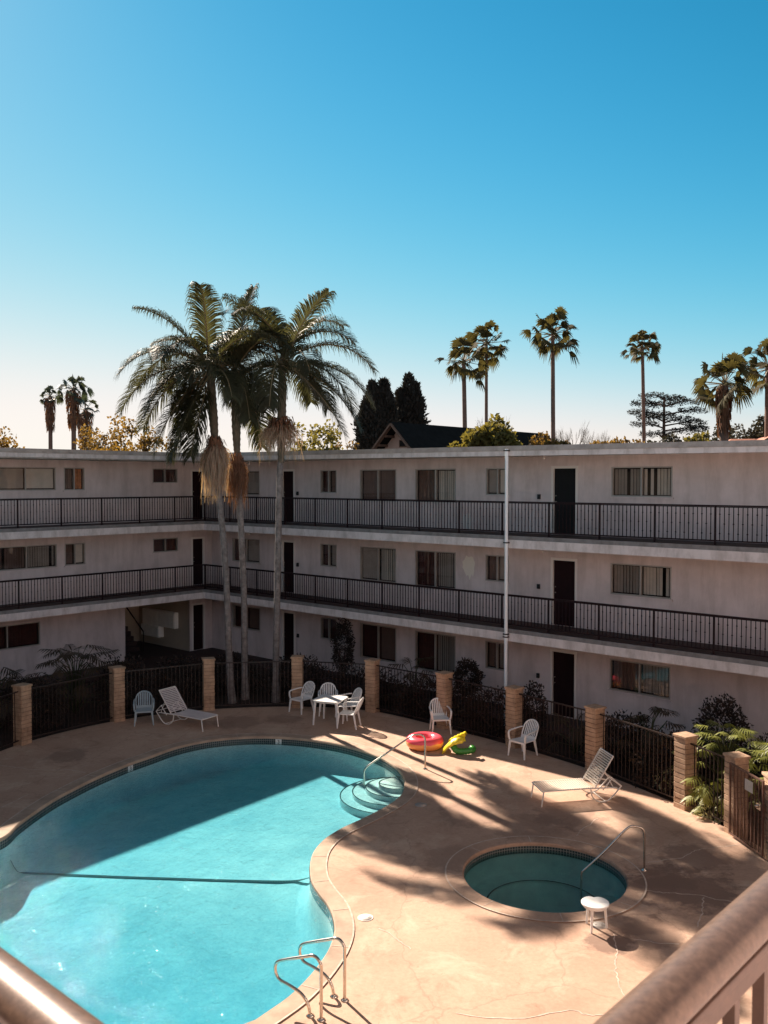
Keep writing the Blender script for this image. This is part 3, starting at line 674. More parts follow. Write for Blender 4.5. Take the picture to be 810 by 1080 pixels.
# roof with sloping eaves
k = -.0056
mb = MB()
mb.hexa([(0, .03, 7.70), (29.8, .03, 7.70+k*10), (29.8, 10, 7.70), (0, 10, 7.70), (0, .03, 8.0), (29.8, .03, 8.0+k*29.8), (29.8, 10, 8.0), (0, 10, 8.0)])
mb.hexa([(-10, -23, 7.70), (-.03, -23, 7.70), (-.03, 10, 7.70), (-10, 10, 7.70), (-10, -23, 8.0), (-.03, -23, 8.0), (-.03, 10, 8.0), (-10, 10, 8.0)])
rf = mb.build('roof', roof_gravel, B)
mb = MB(); z0, z1 = 7.745, 7.885
mb.hexa([(0, 0, z0), (28.3, 0, z0+k*28.3), (28.3, .03, z0+k*28.3), (0, .03, z0), (0, 0, z1), (28.3, 0, z1+k*28.3), (28.3, .03, z1+k*28.3), (0, .03, z1)])
mb.box(-.03, 0, -20.97, .03, z0-.002, z1); mb.build('fascia', white_trim, rf)
mb = MB(); z0, z1 = 7.886, 8.03
mb.hexa([(0, -.02, z0), (28.3, -.02, z0+k*28.3), (28.3, .10, z0+k*28.3), (0, .10, z0), (0, .03, z1), (28.3, .03, z1+k*28.3), (28.3, .10, z1+k*28.3), (0, .10, z1)])
mb.hexa([(-.10, -20.97, z0), (.02, -20.97, z0), (.02, -.0, z0), (-.10, .1, z0), (-.10, -20.97, z1), (-.03, -20.97, z1), (-.03, .03, z1), (-.10, .1, z1)])
mb.build('roof_edge', roof_edge, rf)
# the two nearer wings that close the courtyard
mb = MB(); mb.box(29.8, 30.0, -22.7, 1.5, 0, 7.7); mb.build('wall', stucco, B); mb = MB(); mb.box(-1.5, 29.8, -22.7, -22.5, 0, 7.7); mb.build('wall', mat('stucco_low_bounce', (.13, .10, .085), .9, .07, .9), B)  # second wall darkened so that it bounces less light into the courtyard
for fi in (1, 2):
    f0 = FL[fi]; mb = MB(); mb.box(28.32, 29.8, -22.5, -.0, f0-.30, f0-.006); mb.box(0, 28.32, -22.5, -20.99, f0-.301, f0-.007); mb.build('walkway_slab', stucco, B)
    mb = MB(); mb.box(28.30, 28.32, -20.97, -.0, f0-.345, f0); mb.box(0, 28.3, -20.99, -20.97, f0-.345, f0); mb.build('fascia', white_trim, B)
mb = MB(); mb.box(29.75, 40, -33, 0, 7.71, 8.0); mb.box(-10, 29.75, -33, -22.4, 7.712, 8.0); mb.build('roof', roof_gravel, B)
# downpipe in front of the balconies
mb = MB(); mb.tube([(14.10, -.065, -.05), (14.10, -.065, 7.86)], .050, 16); dp = mb.build('downpipe', mat('downpipe_white', (.80, .82, .84), .4), B)
mb = MB()
for z_ in (2.52, 2.60, 5.2, 7.8): mb.box(14.03, 14.17, -.125, .0, z_, z_+.03)
mb.build('bracket', rail_paint, dp)
# --- balcony railings in bays
def railing_bay(Pf, a0, a1, f0, first):
    mb = MB(); d = 1.40 if Pf is PR else 1.40
    zt = f0+.977; zb = f0+.10
    pbox(mb, Pf, a0, a1, d-.025, d+.025, zt-.035, zt); pbox(mb, Pf, a0, a1, d-.015, d+.015, zt-.06, zt-.038)
    pbox(mb, Pf, a0, a1, d-.018, d+.018, zb, zb+.035)
    k = max(1, round((a1-a0)/.109)); 
    for i in range(1, k):
        a = a0+(a1-a0)*i/k
        pbox(mb, Pf, a-.008, a+.008, d-.009, d+.009, zb+.035, zt-.06)
        zs = (.20, .80) if i % 2 else (.50,)
        for q in zs:
            z = zb+.035+(zt-zb-.1)*q; c = Pf(a, d, z); r = .027
            mb.add([(c[0]-r, c[1], c[2]), (c[0]+r, c[1], c[2]), (c[0], c[1]-r, c[2]), (c[0], c[1]+r, c[2]), (c[0], c[1], c[2]-r), (c[0], c[1], c[2]+r)],
                   [(0, 2, 5), (2, 1, 5), (1, 3, 5), (3, 0, 5), (2, 0, 4), (1, 2, 4), (3, 1, 4), (0, 3, 4)])
    r = mb.build('railing', rail_paint, B)
    mb = MB(); pbox(mb, Pf, a0-.02, a0+.02, d-.02, d+.02, f0, zt-.036); pbox(mb, Pf, a0-.045, a0+.045, d-.04, d+.04, f0, f0+.012); mb.build('railing_post', rail_paint, r)
for fi in (1, 2):
    us = [-.06]+[1.47+1.5467*i for i in range(0, 18)]; us = [u for u in us if u < 28.2]+[28.3]
    for a, b in zip(us[:-1], us[1:]): railing_bay(PR, a, b, FL[fi], a < 0)
    vs_ = [-.10, 1.27, 2.8, 4.33, 5.86, 7.39]+[8.92+1.53*i for i in range(8)]+[20.9]
    for a, b in zip(vs_[:-1], vs_[1:]): railing_bay(PL, a, b, FL[fi], a < 0)

# ------------------------------------------------------------------ railing in front of the camera
rl = thing('balcony_railing', 'brown metal railing close to the viewer, crossing both bottom corners', 'railing', tuple(UV(28.431, 21.112, 5.407)))
def near_path(d, n=60):
    return d
def rail_profile(mb, a, b, prof):
    a = Vector(a); b = Vector(b); d = (b-a).normalized(); r = d.cross(Vector((0, 0, 1))).normalized(); n = len(prof)
    vs = [a+r*x+Vector((0, 0, z)) for x, z in prof]+[b+r*x+Vector((0, 0, z)) for x, z in prof]
    mb.add(vs, [(i, (i+1) % n, n+(i+1) % n, n+i) for i in range(n)], True); mb.add(vs, [tuple(range(n))[::-1], tuple(range(n, 2*n))])
d1 = Vector((-.742, .670, 0)); d2 = Vector((.670, .742, 0)); zc = .975-.030
prof = [(.033*cos(t)*(1+.06*cos(2*t)), .026*sin(t)) for t in [2*pi*i/28 for i in range(28)]]
for d in (d1, d2):
    mb = MB(); a = Vector((0, 0, zc))-d*.03; b = Vector((0, 0, zc))+d*9.; rail_profile(mb, a, b, prof); mb.build('handrail', near_rail, rl)
    mb = MB(); mb.bar(Vector((0, 0, zc-.036))+d*.0, Vector((0, 0, zc-.036))+d*9., .046, .014); mb.bar(Vector((0, 0, zc-.060))+d*.0, Vector((0, 0, zc-.060))+d*9., .030, .034); mb.bar(Vector((0, 0, .12)), Vector((0, 0, .12))+d*9., .034, .035)
    mb.build('rail_channel', near_shaded, rl, .003)
    for i in range(0, 40):
        t = .06+.109*i; p = d*t; w_ = .040 if i % 14 == 0 else .017
        mb = MB(); mb.bar((p.x, p.y, .0 if i % 14 == 0 else .137), (p.x, p.y, zc-.078), w_, w_, up=d); mb.build('post' if i % 14 == 0 else 'baluster', near_shaded, rl)

# ------------------------------------------------------------------ block pillars, iron fence, gate
pl_lab = ['tan block pillar beyond the left edge of the deck', 'tan block pillar furthest left, left of the leafy plant', 'tan block pillar just left of the grey chair', 'tan block pillar behind the lounger in shade, left of the palms',
 'tan block pillar behind the plastic chair left of the white table', 'tan block pillar directly right of the white table', 'tan block pillar behind the lone slatted white chair', 'tan block pillar below the white downpipe', 'tan block pillar behind the sunlit lounger\'s backrest',
 'sunlit tan block pillar left of the bright split leaf plant', 'sunlit tan block pillar that carries the gate hinges', 'sunlit tan block pillar right of the gate, cut by the frame', 'tan block pillar beyond the gate', 'last tan block pillar of the fence']
fence_c = [UV(*q) for q in pil]
pheads = {}
def make_pillar(i):
    p = fence_c[i]; a = fence_c[max(0, i-1)]; b = fence_c[min(len(pil)-1, i+1)]; t = (b-a).normalized(); rz = atan2(t.y, t.x)
    rnd = random.Random(i); root = thing('block_pillar', pl_lab[i], 'pillar', (p.x, p.y, 0), rz, 'block pillars of the pool fence')
    mb = MB(); wd = .165; hc = .1085
    for c in range(14):
        j = [rnd.uniform(-.005, .005) for _ in range(4)]; z0 = -.1 if c == 0 else c*hc+.006
        mb.box(-wd+j[0], wd+j[1], -wd+j[2], wd+j[3], z0, (c+1)*hc-.006)
    mb.build('blocks', block_m, root, .008)
    mb = MB(); mb.box(-wd+.014, wd-.014, -wd+.014, wd-.014, 0, 14*hc-.003); mb.build('mortar', mortar, root)
    mb = MB(); mb.box(-wd-.025, wd+.025, -wd-.025, wd+.025, 14*hc, 14*hc+.055); mb.build('cap', block_m, root, .010)
fl_names = ['leftmost of all', 'between the two leftmost pillars, in front of the leafy plant', 'behind the grey chair and shaded lounger', 'in front of the palm trunks', 'behind the white table set', 'between the white table and the lone slatted chair',
 'between the slatted chair and the downpipe pillar', 'in front of the ground floor door at right', 'behind the sunlit lounger', 'with the bright split leaf plant pushing through', '', 'beyond the gate, off to the right', 'last on the right']
def fence_panel(a, b, label, i):
    d = (b-a); L_ = d.length; d.normalize(); a = a+d*.17; L_ -= .34
    root = thing('fence_panel', label, 'fence', (a.x, a.y, 0), atan2(d.y, d.x), 'iron fence panels round the pool')
    mb = MB(); mb.box(0, L_, -.016, .016, 1.40, 1.432); mb.build('top_rail', fence_iron, root); mb = MB(); mb.box(0, L_, -.014, .014, .10, .13); mb.build('bottom_rail', fence_iron, root)
    k = int(L_/.118); mb = MB()
    for j in range(1, k): x = L_*j/k; mb.box(x-.008, x+.008, -.008, .008, .131, 1.399)
    mb.build('bars', fence_iron, root)
for i in range(len(pil)): make_pillar(i)
for i in range(len(pil)-1):
    if i == 10: continue
    fence_panel(fence_c[i], fence_c[i+1], 'dark iron fence panel '+fl_names[i], i)
# gate
a = UV(22.0, 3.87); b = UV(22.93, 4.60); d = (b-a).normalized(); L_ = (b-a).length
gt = thing('pool_gate', 'rusty brown iron pool gate with mesh and a white notice, right edge', 'gate', (a.x, a.y, 0), atan2(d.y, d.x))
gm = mat('gate_paint', (.13, .065, .045), .6, .4, 12)
mb = MB(); mb.box(.02, .05, -.018, .018, .06, 1.46); mb.box(L_-.05, L_-.02, -.018, .018, .06, 1.46); mb.box(.051, L_-.051, -.017, .017, 1.43, 1.46); mb.box(.051, L_-.051, -.017, .017, .06, .09); mb.build('frame', gm, gt)
mb = MB()
for j in range(1, 9): x = .05+(L_-.1)*j/9; mb.box(x-.008, x+.008, -.008, .008, .091, 1.429)
mb.build('bars', gm, gt)
mb = MB()
for j in range(1, 40): x = .05+(L_-.1)*j/40; mb.box(x-.002, x+.002, .012, .016, .09, 1.43)
for j in range(1, 60): z_ = .09+1.34*j/60; mb.box(.05, L_-.05, .0162, .0195, z_-.002, z_+.002)
mb.build('mesh_screen', gm, gt)
mb = MB(); mb.box(L_*.50, L_*.72, -.030, -.022, 1.12, 1.33); mb.build('notice', mat('notice_white', (.62, .55, .48), .6, .15, 12), gt)
mb = MB(); mb.box(L_-.17, L_-.04, -.05, -.02, .90, 1.02); mb.lathe([(0, -.03), (.03, -.02), (.035, 0), (.03, .02), (0, .03)], 12, (L_-.13, -.07, .96)); mb.build('latch', steel, gt, .003)

# ------------------------------------------------------------------ plastic armchairs
def make_chair(label, m):
    t = thing('plastic_armchair', label, 'chair', group='plastic armchairs on the deck')
    mb = MB()           # seat: dished sheet with thickness
    n = 9; top = []; bot = []
    for i in range(n):
        for j in range(n):
            x = -.235+.47*i/(n-1); y = -.24+.46*j/(n-1); x *= (1.0-.10*(j/(n-1)))
            z = .415-.018*cos(pi*(i/(n-1)-.5))*cos(pi*(j/(n-1)-.5))+(.0 if j else -.012)-.012*j/(n-1)
            top.append((x, y, z)); bot.append((x, y, z-.022))
    fs = [(i*n+j, (i+1)*n+j, (i+1)*n+j+1, i*n+j+1) for i in range(n-1) for j in range(n-1)]
    mb.add(top, fs, True); mb.add(bot, [f[::-1] for f in fs], True)
    rim = [i*n for i in range(n)]+[(n-1)*n+j for j in range(1, n)]+[i*n+n-1 for i in range(n-2, -1, -1)]+[j for j in range(n-2, 0, -1)]
    mb.add([top[i] for i in rim]+[bot[i] for i in rim], [(i, (i+1) % len(rim), len(rim)+(i+1) % len(rim), len(rim)+i) for i in range(len(rim))])
    mb.box(-.23, .23, -.243, -.222, .365, .408); mb.build('seat', m, t)
    mb = MB(); arch = []
    def back(x, z):      # surface of the leaning, curved back
        return (x, .215+.20*(z-.40)/.45-.25*x*x, z)
    for i in range(17):
        a_ = pi*i/16; x = -.225*cos(a_); z = .62+.225*sin(a_)**.8
        arch.append(back(x, z))
    arch = [back(-.215, .40), back(-.225, .52)]+arch+[back(.225, .52), back(.215, .40)]
    mb.tube(arch, .019, 8)
    for i in range(-3, 4):
        x = i*.052; zt_ = .62+.225*(max(0, 1-(x/.225)**2))**.42-.01
        q = [back(x, .40+(zt_-.40)*j/5) for j in range(6)]
        for u, v in zip(q[:-1], q[1:]): mb.bar(u, v, .030, .009, up=(0, 1, 0))
    q0 = [back(-.20+.05*i, .44) for i in range(9)]
    for u, v in zip(q0[:-1], q0[1:]): mb.bar(u, v, .012, .07)
    mb.build('backrest', m, t)
    for s in (-1, 1):
        mb = MB(); P_ = catmull([(s*.235, .27, .66), (s*.265, .16, .655), (s*.275, 0, .645), (s*.275, -.17, .635), (s*.27, -.235, .60), (s*.262, -.24, .50), (s*.245, -.225, .41)], 3, closed=False)
        for u, v in zip(P_[:-1], P_[1:]): mb.bar(u, v, .045, .022, up=(0, 0, 1) if abs((v-u).z) < abs((v-u).y) else (0, 1, 0))
        mb.tube(P_, .014, 6); mb.build('armrest', m, t)
        for (y0, y1) in ((-.225, -.265), (.205, .285)):
            mb = MB(); x0 = s*.225 if y0 < 0 else s*.20; x1 = s*.262 if y0 < 0 else s*.235
            mb.hexa([(x1-.017, y1-.017, 0), (x1+.017, y1-.017, 0), (x1+.017, y1+.017, 0), (x1-.017, y1+.017, 0), (x0-.026, y0-.026, .40), (x0+.026, y0-.026, .40), (x0+.026, y0+.026, .40), (x0-.026, y0+.026, .40)])
            mb.build('leg', m, t, .005)
    return t
def face(dx, dy): return atan2(dy, dx)+pi/2
proto = make_chair('white plastic armchair left of the white table, below a block pillar', plastic_white)
proto.location = G(318, 750.5); proto.rotation_euler.z = face(-.62, -.75)
for (x, y, fx, fy, lb) in [(346, 753, .05, -1, 'white plastic armchair behind the table, its slatted back to the fence'), (366.5, 757.5, -1, -.55, 'white armchair behind the table\'s right corner, seat partly in sun'),
        (368, 766.5, -.95, .25, 'white armchair in front at right of the table, seen from its side'), (464, 772, .12, -1, 'lone white slatted armchair behind the pink swim ring'), (551.5, 797, -.72, -.66, 'white armchair standing alone near the pillar by the downpipe')]:
    dup(proto, G(x, y), face(fx, fy), lb)
gc = make_chair('grey plastic armchair in deep shade left of the lounger', plastic_grey); gc.location = G(152, 763); gc.rotation_euler.z = face(.25, -1)
# table
tb = thing('plastic_table', 'white square plastic patio table between four armchairs', 'table', tuple(G(348.5, 762.5)), radians(-20))
mb = MB(); h = .42; c_ = .09
op = [(-h+c_, -h), (h-c_, -h), (h, -h+c_), (h, h-c_), (h-c_, h), (-h+c_, h), (-h, h-c_), (-h, -h+c_)]
mb.prism(op, .69, .715); mb.box(-h+.05, h-.05, -h+.05, h-.05, .65, .69); mb.build('table_top', plastic_white, tb, .006)
for sx in (-1, 1):
    for sy in (-1, 1):
        mb = MB(); x0, y0, x1, y1 = sx*.33, sy*.33, sx*.37, sy*.37
        mb.hexa([(x1-.020, y1-.020, 0), (x1+.020, y1-.020, 0), (x1+.020, y1+.020, 0), (x1-.020, y1+.020, 0), (x0-.030, y0-.030, .66), (x0+.030, y0-.030, .66), (x0+.030, y0+.030, .66), (x0-.030, y0+.030, .66)]); mb.build('leg', plastic_white, tb, .005)
# stool
sl = thing('round_stool', 'small round white plastic stool at the spa edge', 'stool', tuple(G(627.5, 979)), radians(15))
mb = MB(); prof_ = []
for i in range(40):
    t = 2*pi*i/40; r = .215-.045*math.exp(-((t-1.2)/.22)**2); prof_.append((r*cos(t), r*sin(t)))
mb.prism(prof_, .385, .415); mb.lathe([(.185, .35), (.19, .386)], 32); mb.build('seat', plastic_white, sl, .006)
for i in range(3):
    t = 2*pi*i/3-2.35; mb = MB(); mb.tube([(.15*cos(t), .15*sin(t), .385), (.185*cos(t), .185*sin(t), 0)], [.026, .017], 8); mb.build('leg', plastic_white, sl)

# ------------------------------------------------------------------ loungers (x axis: foot at 0, head towards +x)
def make_lounger(label, sm, ang):
    t = thing('sun_lounger', label, 'sun lounger', group='strap loungers on the deck')
    mb = MB(); hw = .31; zs = .33; xs = 1.22
    for s in (-1, 1):
        mb.tube(catmull([(0.02, s*hw, zs), (.3, s*hw, zs), (.9, s*hw, zs), (1.30, s*hw, zs-.01), (1.60, s*hw, zs-.02), (1.74, s*(hw-.02), zs-.04)], 4, closed=False), .016, 8)
    mb.tube([(0.02, -hw, zs), (.02, hw, zs)], .016, 8); mb.build('frame', alu_white, t)
    for s in (-1, 1):
        mb = MB(); mb.tube([(.05, s*hw, zs), (.0, s*hw, .0)], .016, 8); mb.build('leg', alu_white, t)
    mb = MB()      # sled leg at the head end
    for s in (-1, 1):
        mb.tube(catmull([(1.12, s*hw, zs-.01), (1.16, s*hw, .14), (1.30, s*hw, .03), (1.46, s*hw, .018), (1.60, s*hw, .09), (1.80, s*hw, .30), (1.83, s*hw, .33)], 4, closed=False), .015, 8)
        mb.tube([(1.83, s*hw, .33), (1.62, s*hw, .52), (1.40, s*hw, .27)], .014, 8)
    mb.tube([(1.83, -hw, .33), (1.83, hw, .33)], .014, 8); mb.tube([(1.46, -hw, .018), (1.46, hw, .018)], .014, 8); mb.tube([(1.62, -hw, .52), (1.62, hw, .52)], .012, 8)
    mb.build('rear_support', alu_white, t)
    def vwrap(name, n, pf, parent):
        mb = MB()
        for i in range(n):
            c, d, nn = pf(i); 
            for (q0, q1) in ((-hw-.012, hw+.012),):
                K = 6
                for k_ in range(K):
                    y0 = q0+(q1-q0)*k_/K; y1 = q0+(q1-q0)*(k_+1)/K
                    s0 = -.018*(1-((2*k_/K)-1)**2); s1 = -.018*(1-((2*(k_+1)/K)-1)**2); w_ = .0170
                    a0 = Vector((c[0], y0, c[1]))+Vector((nn[0], 0, nn[1]))*(.018+s0); a1 = Vector((c[0], y1, c[1]))+Vector((nn[0], 0, nn[1]))*(.018+s1)
                    dv = Vector((d[0], 0, d[1]))*w_; th = Vector((nn[0], 0, nn[1]))*.004
                    mb.hexa([a0-dv-th, a0+dv-th, a1+dv-th, a1-dv-th, a0-dv+th, a0+dv+th, a1+dv+th, a1-dv+th])
        mb.build(name, sm, parent)
    vwrap('seat_straps', 22, lambda i: ((.07+.052*i, zs), (1, 0), (0, 1)), t)
    ca, sa = cos(ang), sin(ang); L_ = .78
    mb = MB(); 
    for s in (-1, 1): mb.tube([(xs, s*hw, zs), (xs+ca*L_, s*hw, zs+sa*L_)], .016, 8)
    mb.tube([(xs+ca*L_, -hw, zs+sa*L_), (xs+ca*L_, hw, zs+sa*L_)], .016, 8)
    for s in (-1, 1): mb.tube([(xs+ca*.42, s*(hw-.01), zs+sa*.42), (xs+.42, s*(hw-.01), zs-.01)], .010, 6)
    br = mb.build('backrest', alu_white, t)
    vwrap('back_straps', 14, lambda i: ((xs+ca*(.06+.052*i), zs+sa*(.06+.052*i)), (ca, sa), (-sa, ca)), br)
    return t
l2 = make_lounger('sunlit white strap lounger right of the hot tub\'s far side, backrest raised', strap_mat, radians(58))
pa = (G(569, 851.5)+G(562.5, 840.5))/2; pb = (G(656, 846)+G(654, 833))/2
l2.location = pa; dd = pb-pa; l2.rotation_euler.z = atan2(dd.y, dd.x)
l1 = make_lounger('white strap lounger in shade next to the grey chair, backrest raised', strap_mat2, radians(52))
pa = (G(214.7, 771.6)+G(229.5, 766.7))/2; pb = G(166, 758)
l1.location = pa; dd = pb-pa; l1.rotation_euler.z = atan2(dd.y, dd.x)

# ------------------------------------------------------------------ handrails
def flange(mb, p): mb.lathe([(.055, .0), (.055, .010), (.03, .02), (.024, .035)], 16, tuple(p))
A_ = G(448.4, 811); B_ = G(384, 830, -.42)
hr = thing('stair_handrail', 'steel handrail running from the deck down into the pool steps', 'handrail', tuple(A_))
dxy = Vector((B_.x-A_.x, B_.y-A_.y, 0)); mb = MB()
cr = lambda t, z: Vector((dxy.x*t, dxy.y*t, z))
mb.tube(catmull([cr(0, 0), cr(0, .3), cr(0, .66), cr(.01, .76), cr(.06, .83), cr(.14, .845), cr(.24, .79), cr(.6, .43), cr(.90, .13), cr(.98, .02), cr(1, -.10), cr(1, -.50)], 5, closed=False), .021, 10); mb.build('tube', steel, hr)
mb = MB(); flange(mb, (0, 0, 0)); mb.build('flange', steel, hr)
A_ = G(679.3, 917.8); B_ = G(613, 946, -.50)
hr = thing('spa_handrail', 'bent steel handrail dipping into the round hot tub', 'handrail', tuple(A_))
dxy = Vector((B_.x-A_.x, B_.y-A_.y, 0)); mb = MB()
mb.tube(catmull([cr(0, 0), cr(0, .3), cr(0, .62), cr(.01, .70), cr(.05, .76), cr(.13, .785), cr(.27, .76), cr(.6, .37), cr(.93, .02), cr(.99, -.06), cr(1, -.18), cr(1, -.55)], 5, closed=False), .020, 10); mb.build('tube', steel, hr)
mb = MB(); flange(mb, (0, 0, 0)); mb.build('flange', steel, hr)
A_ = G(363.5, 1055); gr = thing('grab_rail', 'looped steel grab rail at the near pool edge, the further of the pair', 'grab rail', tuple(A_), 0, 'pair of pool grab rails')
e_ = Vector((-.857, .51, 0)); q = lambda t, z: e_*t+Vector((0, 0, z))
mb = MB(); mb.tube(catmull([q(0, 0), q(0, .35), q(0, .68), q(.02, .75), q(.07, .80), q(.14, .81), q(.22, .78), q(.45, .69), q(.66, .60), q(.73, .54), q(.745, .46), q(.72, .39), q(.66, .34), q(.50, .31), q(.35, .27), q(.26, .21), q(.20, .12), q(.175, 0)], 5, closed=False), .0215, 12); mb.build('tube', steel, gr)
mb = MB(); flange(mb, q(0, 0)); flange(mb, q(.175, 0)); mb.build('flange', steel, gr)
dup(gr, G(338.8, 1075.8), 0, 'looped steel grab rail at the near pool edge, the nearer of the pair')

# ------------------------------------------------------------------ swim ring and palm float
p_ = G(448, 788.5); o = None; mb = MB(); R_, r_ = .335, .165; vs = []
for i in range(48):
    a_ = 2*pi*i/48
    for j in range(20):
        b_ = 2*pi*j/20; rr = R_+r_*cos(b_)*(1+.02*sin(a_*9)); vs.append((rr*cos(a_), rr*sin(a_), r_+r_*sin(b_)*.98))
mb.add(vs, [(i*20+j, ((i+1) % 48)*20+j, ((i+1) % 48)*20+(j+1) % 20, i*20+(j+1) % 20) for i in range(48) for j in range(20)], True)
o = mb.build('swim_ring', float_pink); o.location = p_; tag(o, 'inflatable swim ring, pink above and orange below, on the deck', 'swim ring')
fl = thing('pool_float', 'inflatable palm tree float with yellow leafy top and green trunk', 'pool float', tuple(G(480, 794)))
# yellow leaf: broad inflated crescent with scalloped outer edge, leaning up
mb = MB(); n = 14; vs = []
for i in range(n+1):
    t = i/n; ang = radians(205-150*t); cx_, cz_ = .22+.46*cos(ang)*.9, .10+.40*sin(ang)
    wdt = .17*sin(pi*(.08+.84*t))**.6*(1+.22*abs(sin(t*pi*3.5)))
    for j in range(10):
        b_ = 2*pi*j/10; vs.append((-.30+.52*t+.05*cos(b_), -.02+wdt*cos(b_)-.10*t, .10+.33*t**.75+.055*sin(b_)+.08*sin(pi*t)-.12*abs(cos(b_))*1))
mb.add(vs, [(i*10+j, (i+1)*10+j, (i+1)*10+(j+1) % 10, i*10+(j+1) % 10) for i in range(n) for j in range(10)], True)
mb.add(vs[:10], [tuple(range(10))]); mb.add(vs[-10:], [tuple(range(10))])
for i in range(5):
    t = .35+.15*i; base = Vector((-.30+.52*t, -.02-.10*t, .10+.33*t**.75+.06))
    mb.tube([base, base+Vector((.06, .12, .03)), base+Vector((.11, .20, .0))], [.06, .05, .012], 8)
mb.build('leaf_top', float_yellow, fl)
mb = MB(); tp = catmull([(-.05, -.05, .24), (-.02, -.13, .14), (.08, -.17, .09), (.22, -.17, .09), (.36, -.14, .10), (.45, -.06, .11), (.42, .04, .12)], 6, closed=False)
mb.tube(tp, [.075*(1+.16*abs(sin(i*1.05))) for i in range(len(tp))], 12); mb.build('trunk', float_green, fl)

# ------------------------------------------------------------------ depth marker tiles
def marker(px, py, label):
    c = G(px, py, -.06); k = min(range(len(pool)), key=lambda i: (pool[i]-Vector((c.x, c.y, 0))).length)
    p = pool[k]; t = (pool[(k+1) % len(pool)]-pool[k-1]).normalized(); nrm = Vector((-t.y, t.x, 0))   # inwards
    root = thing('depth_marker', label, 'depth marker', (p.x+nrm.x*.016, p.y+nrm.y*.016, -.105), atan2(nrm.y, nrm.x)+pi/2, 'depth marker tiles')
    mb = MB(); mb.box(-.085, .085, -.006, .0, -.08, .055); mb.build('tile', mat('marker_tile', (.70, .70, .68), .3), root)
    f = bpy.data.curves.new('depth_number', 'FONT'); f.body = '3'; f.size = .15; f.align_x = 'CENTER'; f.extrude = .001; f.materials.append(black_plastic)
    tmp_ = bpy.data.objects.new('tmp', f); COL.objects.link(tmp_); bpy.context.view_layer.update(); me_ = bpy.data.meshes.new_from_object(tmp_); bpy.data.objects.remove(tmp_); to = bpy.data.objects.new('depth_number', me_); COL.objects.link(to); to.parent = root; to.rotation_euler = (pi/2, 0, 0); to.location = (0, -.0085, -.065)
marker(134, 806, 'white tile with depth number 3 on the far left pool edge'); marker(293, 778, 'white tile with depth number 3 below the white table')

# ------------------------------------------------------------------ vegetation helpers
def leafquad(mb, c, d, nrm, L_, W_):
    d = d.normalized(); s = d.cross(nrm)
    s = s.normalized() if s.length > 1e-5 else Vector((1, 0, 0)); a = c; b = c+d*L_
    mb.add([a, a.lerp(b, .45)+s*W_, b, a.lerp(b, .45)-s*W_], [(0, 1, 2, 3)])
def rv(r): 
    while True:
        v = Vector((r.uniform(-1, 1), r.uniform(-1, 1), r.uniform(-1, 1)))
        if .05 < v.length < 1: return v
def blade(mb, path, widths, nrm):
    vs = []
    for i, p in enumerate(path):
        t = (path[min(i+1, len(path)-1)]-path[max(i-1, 0)]).normalized(); s = t.cross(nrm); s = s.normalized() if s.length > 1e-6 else Vector((1, 0, 0))
        vs += [p-s*widths[i], p+s*widths[i]]
    mb.add(vs, [(2*i, 2*i+1, 2*i+3, 2*i+2) for i in range(len(path)-1)])
def pinnate_frond(mb, mr, base, az, el, L_, droop, r, leafL=.80, n=62, dens=2):
    d0 = Vector((cos(az)*cos(el), sin(az)*cos(el), sin(el))); pts_ = [base.copy()]; d = d0.copy(); K = 14
    side0 = Vector((-sin(az), cos(az), 0)); twist = r.uniform(-.35, .35)
    for i in range(K):
        pts_.append(pts_[-1]+d*(L_/K)); d = (d+Vector((0, 0, -droop/K*(1+1.3*i/K)))).normalized()
    mr.tube(pts_, [.030*(1-.85*i/K)+.004 for i in range(K+1)], 5, caps=False)
    for i in range(n):
        t = .16+.84*i/(n-1); x = t*K; k = min(K-1, int(x)); p = pts_[k].lerp(pts_[k+1], x-k); tg = (pts_[k+1]-pts_[k]).normalized()
        up = side0.cross(tg) if False else tg.cross(side0)*-1
        if up.z < 0: up = -up
        ll = leafL*(sin(pi*(.12+.80*t))**.7)*r.uniform(.85, 1.1)
        for s in (-1, 1):
            for q in range(dens):
                sd_ = (side0*s*cos(twist)+up*(.45*r.uniform(.1, 1.2)+twist*s*.6)+tg*(.55+.5*t)).normalized()
                m1 = p+sd_*ll*.5; m2 = p+sd_*ll*.82+Vector((0, 0, -ll*.13)); e = p+sd_*ll*.96+Vector((0, 0, -ll*(.26+r.uniform(0, .34))))
                blade(mb, [p+tg*(q*.02), m1+tg*q*.02, m2, e], [.009, .0155, .010, .002], up)
def trunk_mesh(pts_, rads, m, name, par, n=12, ring=0.):
    mb = MB(); P_ = catmull(pts_, 8, closed=False) if len(pts_) > 2 else [Vector(p) for p in pts_]
    # resample finely to carve leaf scar rings
    tot = sum((b-a).length for a, b in zip(P_[:-1], P_[1:])); k = max(len(P_), int(tot/.06)) if ring else len(P_)
    out = []; rr = []
    for i in range(k+1):
        t = i/k*(len(P_)-1); j = min(len(P_)-2, int(t)); out.append(P_[j].lerp(P_[j+1], t-j))
        u = i/k*(len(rads)-1); j2 = min(len(rads)-2, int(u)); rr.append((rads[j2]*(1-u+j2)+rads[j2+1]*(u-j2))*(1+(ring if i % 3 == 0 else 0)))
    mb.tube(out, rr, n); return mb.build(name, m, par)

